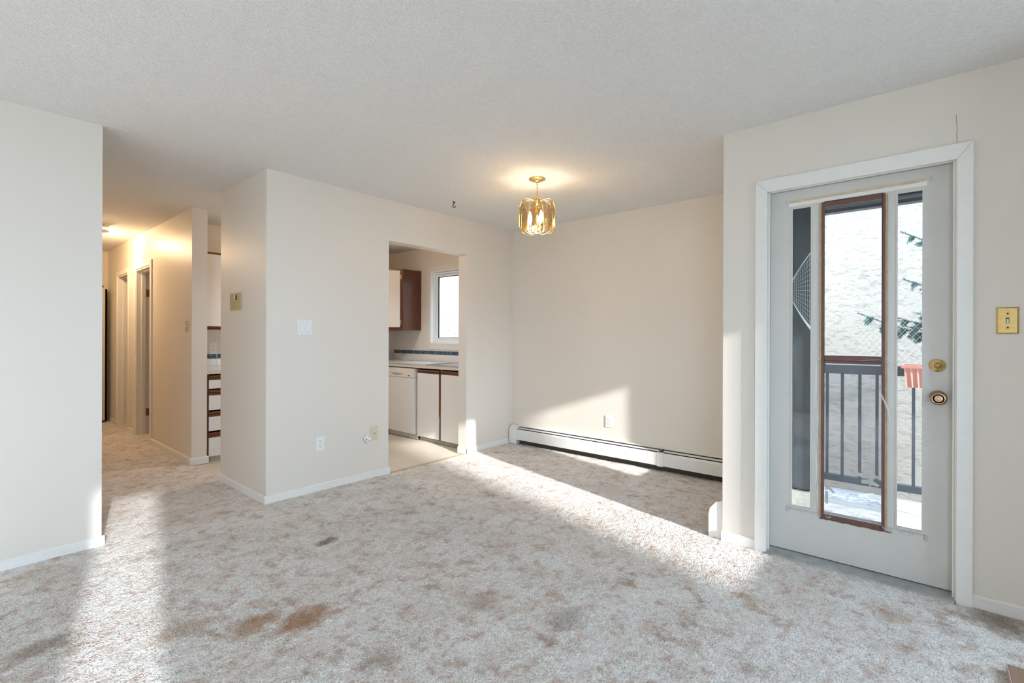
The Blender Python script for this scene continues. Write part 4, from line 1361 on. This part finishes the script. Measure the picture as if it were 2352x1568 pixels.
# brown board in the lower right corner
bd = thing('brown_board', 'corner of a flat brown board lying on the carpet at the lower right', 'board', (2.2, -0.5, 0))
box('slab', 'board', (1.75, 2.515, -0.95, -0.236, -0.008, 0.030), bd, bevel=0.002)
box('edge_banding', 'boarde', (1.75, 2.512, -0.236, -0.233, -0.006, 0.0285), bd)

# ================================================================== BALCONY AND BEYOND
ZB = -0.03
st(box('floor_balcony', 'deck', (XDOOR + 0.15, 4.80, -2.3, 0.77, -0.2, ZB)), 'pale balcony floor')
so = st(empty('ceiling_balcony', (4.0, -0.7, 2.3)), 'dark grey balcony soffit')
box('slab', 'soffit', (XDOOR + 0.15, 4.86, -2.3, 0.77, 2.34, 2.60), so)
for i in range(9):
    x0 = 3.20 + i * 0.17
    box('soffit_slat', 'soffit', (x0, x0 + 0.13, -2.3, 0.77, 2.325, 2.345), so)
box('fascia_beam', 'rail', (4.66, 4.74, -2.3, 0.77, 2.235, 2.34), so)
box('fascia_strip', 'soffit', (4.645, 4.662, -2.3, 0.77, 2.262, 2.285), so)
box('sun_cut_beam', 'rail', (2.72, 4.66, -2.3, -2.2, 2.235, 2.80), so)  # unseen end, stretched sideways and upwards to cut the sun on the nook

rl = thing('balcony_railing', 'dark metal balcony railing with upright bars', 'railing', (4.7, -0.7, ZB))
box('top_rail', 'rail', (4.67, 4.73, -2.2, 0.76, 0.930, 1.004), rl, bevel=0.004)
box('bottom_rail', 'rail', (4.675, 4.725, -2.2, 0.76, 0.058, 0.108), rl, bevel=0.003)
pr = None
for i in range(26):
    yv = 0.600 - 0.109 * i + (0.006 if i == 1 else 0)
    if pr is None:
        pr = box('bar', 'rail', (4.69, 4.71, yv - 0.010, yv + 0.010, 0.108, 0.932), rl)
        ybase = yv
    else:
        instance(pr, 'bar', (0, yv - ybase, 0), rl)

# post with its concrete block
ps = thing('balcony_post', 'charcoal painted post on a concrete block at the balcony corner', 'post', (4.15, 0.68, ZB))
box('shaft', 'post', (4.10, 4.24, 0.614, 0.748, 0.095, 2.325), ps, bevel=0.004)
box('shaft_bevel_strip', 'net', (4.085, 4.10, 0.606, 0.614, 0.10, 2.325), ps)
bl = tag(M().box(4.045, 4.40, 0.600, 0.766, ZB, 0.088).build('concrete_block', 'conc', bevel=0.006, loc=(4.2, 0.68, ZB)), 'pale concrete block under the charcoal balcony post', 'block')

# planter hung on the rail
pt_ = thing('planter_box', 'salmon plastic planter box hooked over the balcony railing', 'planter', (4.57, -0.25, 0.86))
ya, yb = -0.60, 0.112


def trough(z0, z1, in0, in1, flute):
    """tapered trough wall with flutes along the front"""
    vs, fs = [], []
    n = 60
    for lvl, (z, ins) in enumerate(((z0, in0), (z1, in1))):
        for i in range(n + 1):
            t = i / n
            yv = yb - ins - (yb - ya - 2 * ins) * t
            ph = (t * (yb - ya) / 0.036) % 1.0
            fl = 0.012 * (1 if 0.25 < ph < 0.75 else 0) * (1.0 if lvl == 0 else 0.35) * flute
            vs.append((4.475 + ins * 0.8 + fl, yv, z))
        for i in range(n + 1):
            t = 1 - i / n
            vs.append((4.655 - ins * 0.8, yb - ins - (yb - ya - 2 * ins) * t, z))
    m = 2 * (n + 1)
    fs += [(i, (i + 1) % m, m + (i + 1) % m, m + i) for i in range(m)]
    fs.append(tuple(range(m))[::-1])
    return M().add(vs, fs)


trough(0.862, 1.002, 0.018, 0.004, 1).build('trough', 'salmon', pt_)
k = M().box(4.460, 4.478, ya - 0.012, yb + 0.012, 1.000, 1.022).box(4.650, 4.664, ya - 0.012, yb + 0.012, 1.006, 1.022)
k.box(4.478, 4.650, yb - 0.004, yb + 0.012, 1.006, 1.022).box(4.478, 4.650, ya - 0.012, ya + 0.004, 1.006, 1.022)
k.build('rim', 'salmon', pt_, bevel=0.003)
box('soil', 'bark', (4.495, 4.64, ya + 0.01, yb - 0.01, 0.95, 0.985), pt_)

# bird netting
nt_ = thing('bird_netting', 'white bird netting strung above the railing in front of the spruce', 'netting', (4.74, 0.0, 1.0))
k = M()
xn = 4.755
y0, y1, z0, z1 = -2.0, 0.40, 1.01, 1.80
sp = 0.043
for sgn in (1, -1):
    i = -80
    while i < 160:
        c = y0 + i * sp
        pts = []
        for z in (z0, z1):
            pts.append((c + sgn * (z - z0) * 0.8, z))
        (ya_, za_), (yb_, zb_) = pts
        ts = [0.0, 1.0]
        if abs(yb_ - ya_) > 1e-6:
            for lim in (y0, y1):
                ts.append((lim - ya_) / (yb_ - ya_))
        ts = sorted(t for t in ts if 0 <= t <= 1)
        seg = [(ya_ + (yb_ - ya_) * t, za_ + (zb_ - za_) * t) for t in ts]
        seg = [q for q in seg if y0 - 1e-4 <= q[0] <= y1 + 1e-4]
        if len(seg) >= 2:
            a, b_ = seg[0], seg[-1]
            if abs(a[1] - b_[1]) > 0.02:
                k.tube([(xn + 0.01 * math.sin(a[0] * 9), a[0], a[1]), (xn + 0.01 * math.sin(b_[0] * 7), b_[0], b_[1])], 0.0005, 3, cap=False)
        i += 1
k.build('strands', 'net', nt_)['kind'] = 'stuff'
# gathered piece stretched over the post
ng_ = thing('bird_netting', 'gathered white netting tied up along the charcoal post', 'netting', (4.05, 0.66, 1.2))
k = M()


def npt(s, t):
    """s 0..1 from the knot at the left to the bundle at the right, t 0..1 downwards"""
    yl, zl = 0.738, 1.645 - 0.16 * t
    yr, zr = 0.618, 1.840 - 0.56 * t
    q = s ** 0.9
    return (4.06 - 0.02 * math.sin(PI * s) * math.sin(PI * t), yl + (yr - yl) * q, zl + (zr - zl) * q + 0.018 * math.sin(PI * s) * (0.5 - t))


for i in range(1, 14):
    t = i / 14
    k.tube([npt(s / 8, t) for s in range(9)], 0.0006, 3, cap=False)
for i in range(1, 10):
    s = i / 10
    k.tube([npt(s, t / 8) for t in range(9)], 0.0006, 3, cap=False)
k.tube([npt(s / 8, 0) for s in range(9)], 0.0028, 5)
k.tube([npt(s / 8, 1) for s in range(9)], [0.002 + 0.008 * s / 8 for s in range(9)], 6)
k.build('stretched_corner', 'net', ng_)['kind'] = 'stuff'
rng = random.Random(5)
k = M()
for j in range(5):
    k.tube([(4.07 + rng.uniform(-.004, .004), 0.612 + rng.uniform(-0.007, 0.006), 0.10 + 2.22 * i / 16) for i in range(17)], 0.0026, 4)
k.build('bundle', 'net', ng_)
# loose netting heaped on the balcony floor
k = M()
rng = random.Random(8)
for j in range(46):
    yy = 0.66 - rng.random() * 1.2
    pts = []
    ln = rng.uniform(0.18, 0.5)
    xx = 4.50 + rng.uniform(-0.05, 0.12)
    hgt = rng.uniform(0.005, 0.055)
    for i in range(8):
        t = i / 7
        pts.append((xx + 0.03 * math.sin(t * 5 + j), yy - ln * t, ZB + 0.003 + hgt * abs(math.sin(t * PI * rng.choice((1, 1, 2))))))
    k.tube(pts, rng.uniform(0.0010, 0.0028), 4)
hp = k.build('netting_heap', 'net', None, loc=(4.55, 0.2, ZB))
tag(hp, 'loose white netting heaped on the balcony floor below the railing', 'netting')
vs, fs = [], []
nu, nv_ = 26, 5
for i in range(nu):
    for j in range(nv_):
        vs.append((4.46 + 0.045 * j + 0.02 * math.sin(i * 0.9 + j), 0.66 - 0.05 * i, ZB + 0.004 + 0.035 * math.sin(PI * j / (nv_ - 1)) * (0.6 + 0.5 * math.sin(i * 0.7))))
for i in range(nu - 1):
    for j in range(nv_ - 1):
        fs.append((i * nv_ + j, i * nv_ + j + 1, (i + 1) * nv_ + j + 1, (i + 1) * nv_ + j))
M().add(vs, fs).build('bunched_sheet', 'film', hp, smooth=True)

# spruce beyond the railing
sp_ = thing('spruce_tree', 'blue-green spruce tree with drooping branches beyond the balcony', 'tree', (6.15, -1.35, -3.0))
M().tube([(6.15, -1.35, -3.0), (6.15, -1.34, 1.0), (6.17, -1.35, 4.2)], [0.16, 0.10, 0.02], 10).build('trunk', 'bark', sp_, smooth=True)
rng = random.Random(17)


def spruce_branch(a, b, dens=1.0, spread=0.30):
    a, b = Vector(a), Vector(b)
    L = (b - a).length
    wd, nd = M(), M()
    ax = (b - a).normalized()
    side = ax.cross(Vector((0, 0, 1))).normalized()

    def needles(p, q, step=0.0055, ln=0.030):
        d = (q - p)
        m = max(2, int(d.length / step))
        dn = d.normalized()
        s1 = dn.cross(Vector((0.21, 0.4, 0.9))).normalized()
        s2 = dn.cross(s1)
        for i in range(m):
            o = p + d * (i / m)
            for r in range(3):
                an = rng.uniform(0, 2 * PI)
                rad = s1 * math.cos(an) + s2 * math.sin(an)
                tip = o + (rad * 0.85 + dn * 0.6) * ln * rng.uniform(0.7, 1.2)
                w = dn.cross(rad) * 0.0042
                nd.add([o - w, o + w, tip], [(0, 1, 2)])
    n = 14
    spine = []
    for i in range(n + 1):
        t = i / n
        p = a + (b - a) * t + Vector((0, 0, -0.10 * L * math.sin(PI * t) + 0.04 * L * t * t))
        spine.append(p)
    wd.tube(spine, [0.012 * (1 - i / n) + 0.002 for i in range(n + 1)], 4)
    for i in range(n):
        if i > 3:
            needles(spine[i], spine[i + 1])
    nt2 = int(L * 26 * dens)
    for j in range(nt2):
        t = 0.18 + 0.80 * j / nt2
        p = spine[min(n, int(t * n))]
        sg = 1 if j % 2 else -1
        ln = spread * (1.05 - t) * rng.uniform(0.5, 1.1) + 0.03
        d = (side * sg * rng.uniform(0.5, 0.9) + ax * rng.uniform(0.5, 0.9) + Vector((0, 0, rng.uniform(-0.75, 0.05)))).normalized()
        q = p + d * ln
        needles(p, q)
        for mm in range(int(ln / 0.055)):
            pp = p + d * ln * (0.3 + 0.6 * rng.random())
            dd = (d + side * rng.uniform(-0.9, 0.9) + Vector((0, 0, rng.uniform(-0.7, 0.1)))).normalized()
            needles(pp, pp + dd * rng.uniform(0.03, 0.07))
    br = wd.build('branch', 'bark', sp_)
    nd_o = nd.build('needles', 'needle', br)
    nd_o['kind'] = 'stuff'


for tip, root, spd in (((6.0, 0.51, 1.40), (6.15, -1.30, 1.25), 0.34), ((5.9, 0.22, 1.36), (6.15, -1.3, 1.40), 0.36),
                       ((6.0, 0.17, 2.19), (6.16, -1.3, 1.9), 0.26), ((6.0, 0.15, 1.73), (6.16, -1.3, 1.6), 0.26),
                       ((6.3, 0.05, 1.15), (6.16, -1.3, 1.1), 0.30), ((5.85, 0.06, 1.40), (6.15, -1.3, 1.46), 0.36), ((5.95, 0.14, 1.28), (6.15, -1.3, 1.32), 0.36), ((6.1, 0.03, 2.62), (6.16, -1.3, 2.35), 0.26),
                       ((5.5, -0.5, 0.9), (6.1, -1.3, 0.9), 0.3), ((5.3, -1.0, 1.6), (6.1, -1.3, 1.7), 0.3), ((6.8, -0.3, 1.8), (6.2, -1.3, 1.8), 0.3),
                       ((5.6, -2.2, 1.3), (6.1, -1.4, 1.4), 0.3), ((6.7, -2.3, 1.5), (6.2, -1.4, 1.6), 0.3), ((5.5, -1.9, 2.5), (6.15, -1.4, 2.6), 0.25), ((6.3, -0.5, 3.1), (6.16, -1.3, 3.1), 0.25)):
    spruce_branch(root, tip, 3.0, spd)

st(box('wall_neighbour', 'stucco', (7.3, 7.6, -9.0, 14.0, -3.2, 5.2)), 'cream stucco wall of the neighbouring house')
st(box('floor_yard', 'ground', (-30, 30, -30, 30, -3.3, -3.0)), 'yard between the houses')
st(box('wall_below', 'stucco', (-3.7, 4.42, -1.5, 9.12, -3.0, -0.3)), 'outer wall of the storey below')
st(M().box(-2.95, -1.0, -15.0, -14.0, -3.0, 7.2).build('wall_sun_block', 'stucco'), 'unseen block added to hold back part of the sun')  # added out of view, its shadow gives the sun band a soft edge
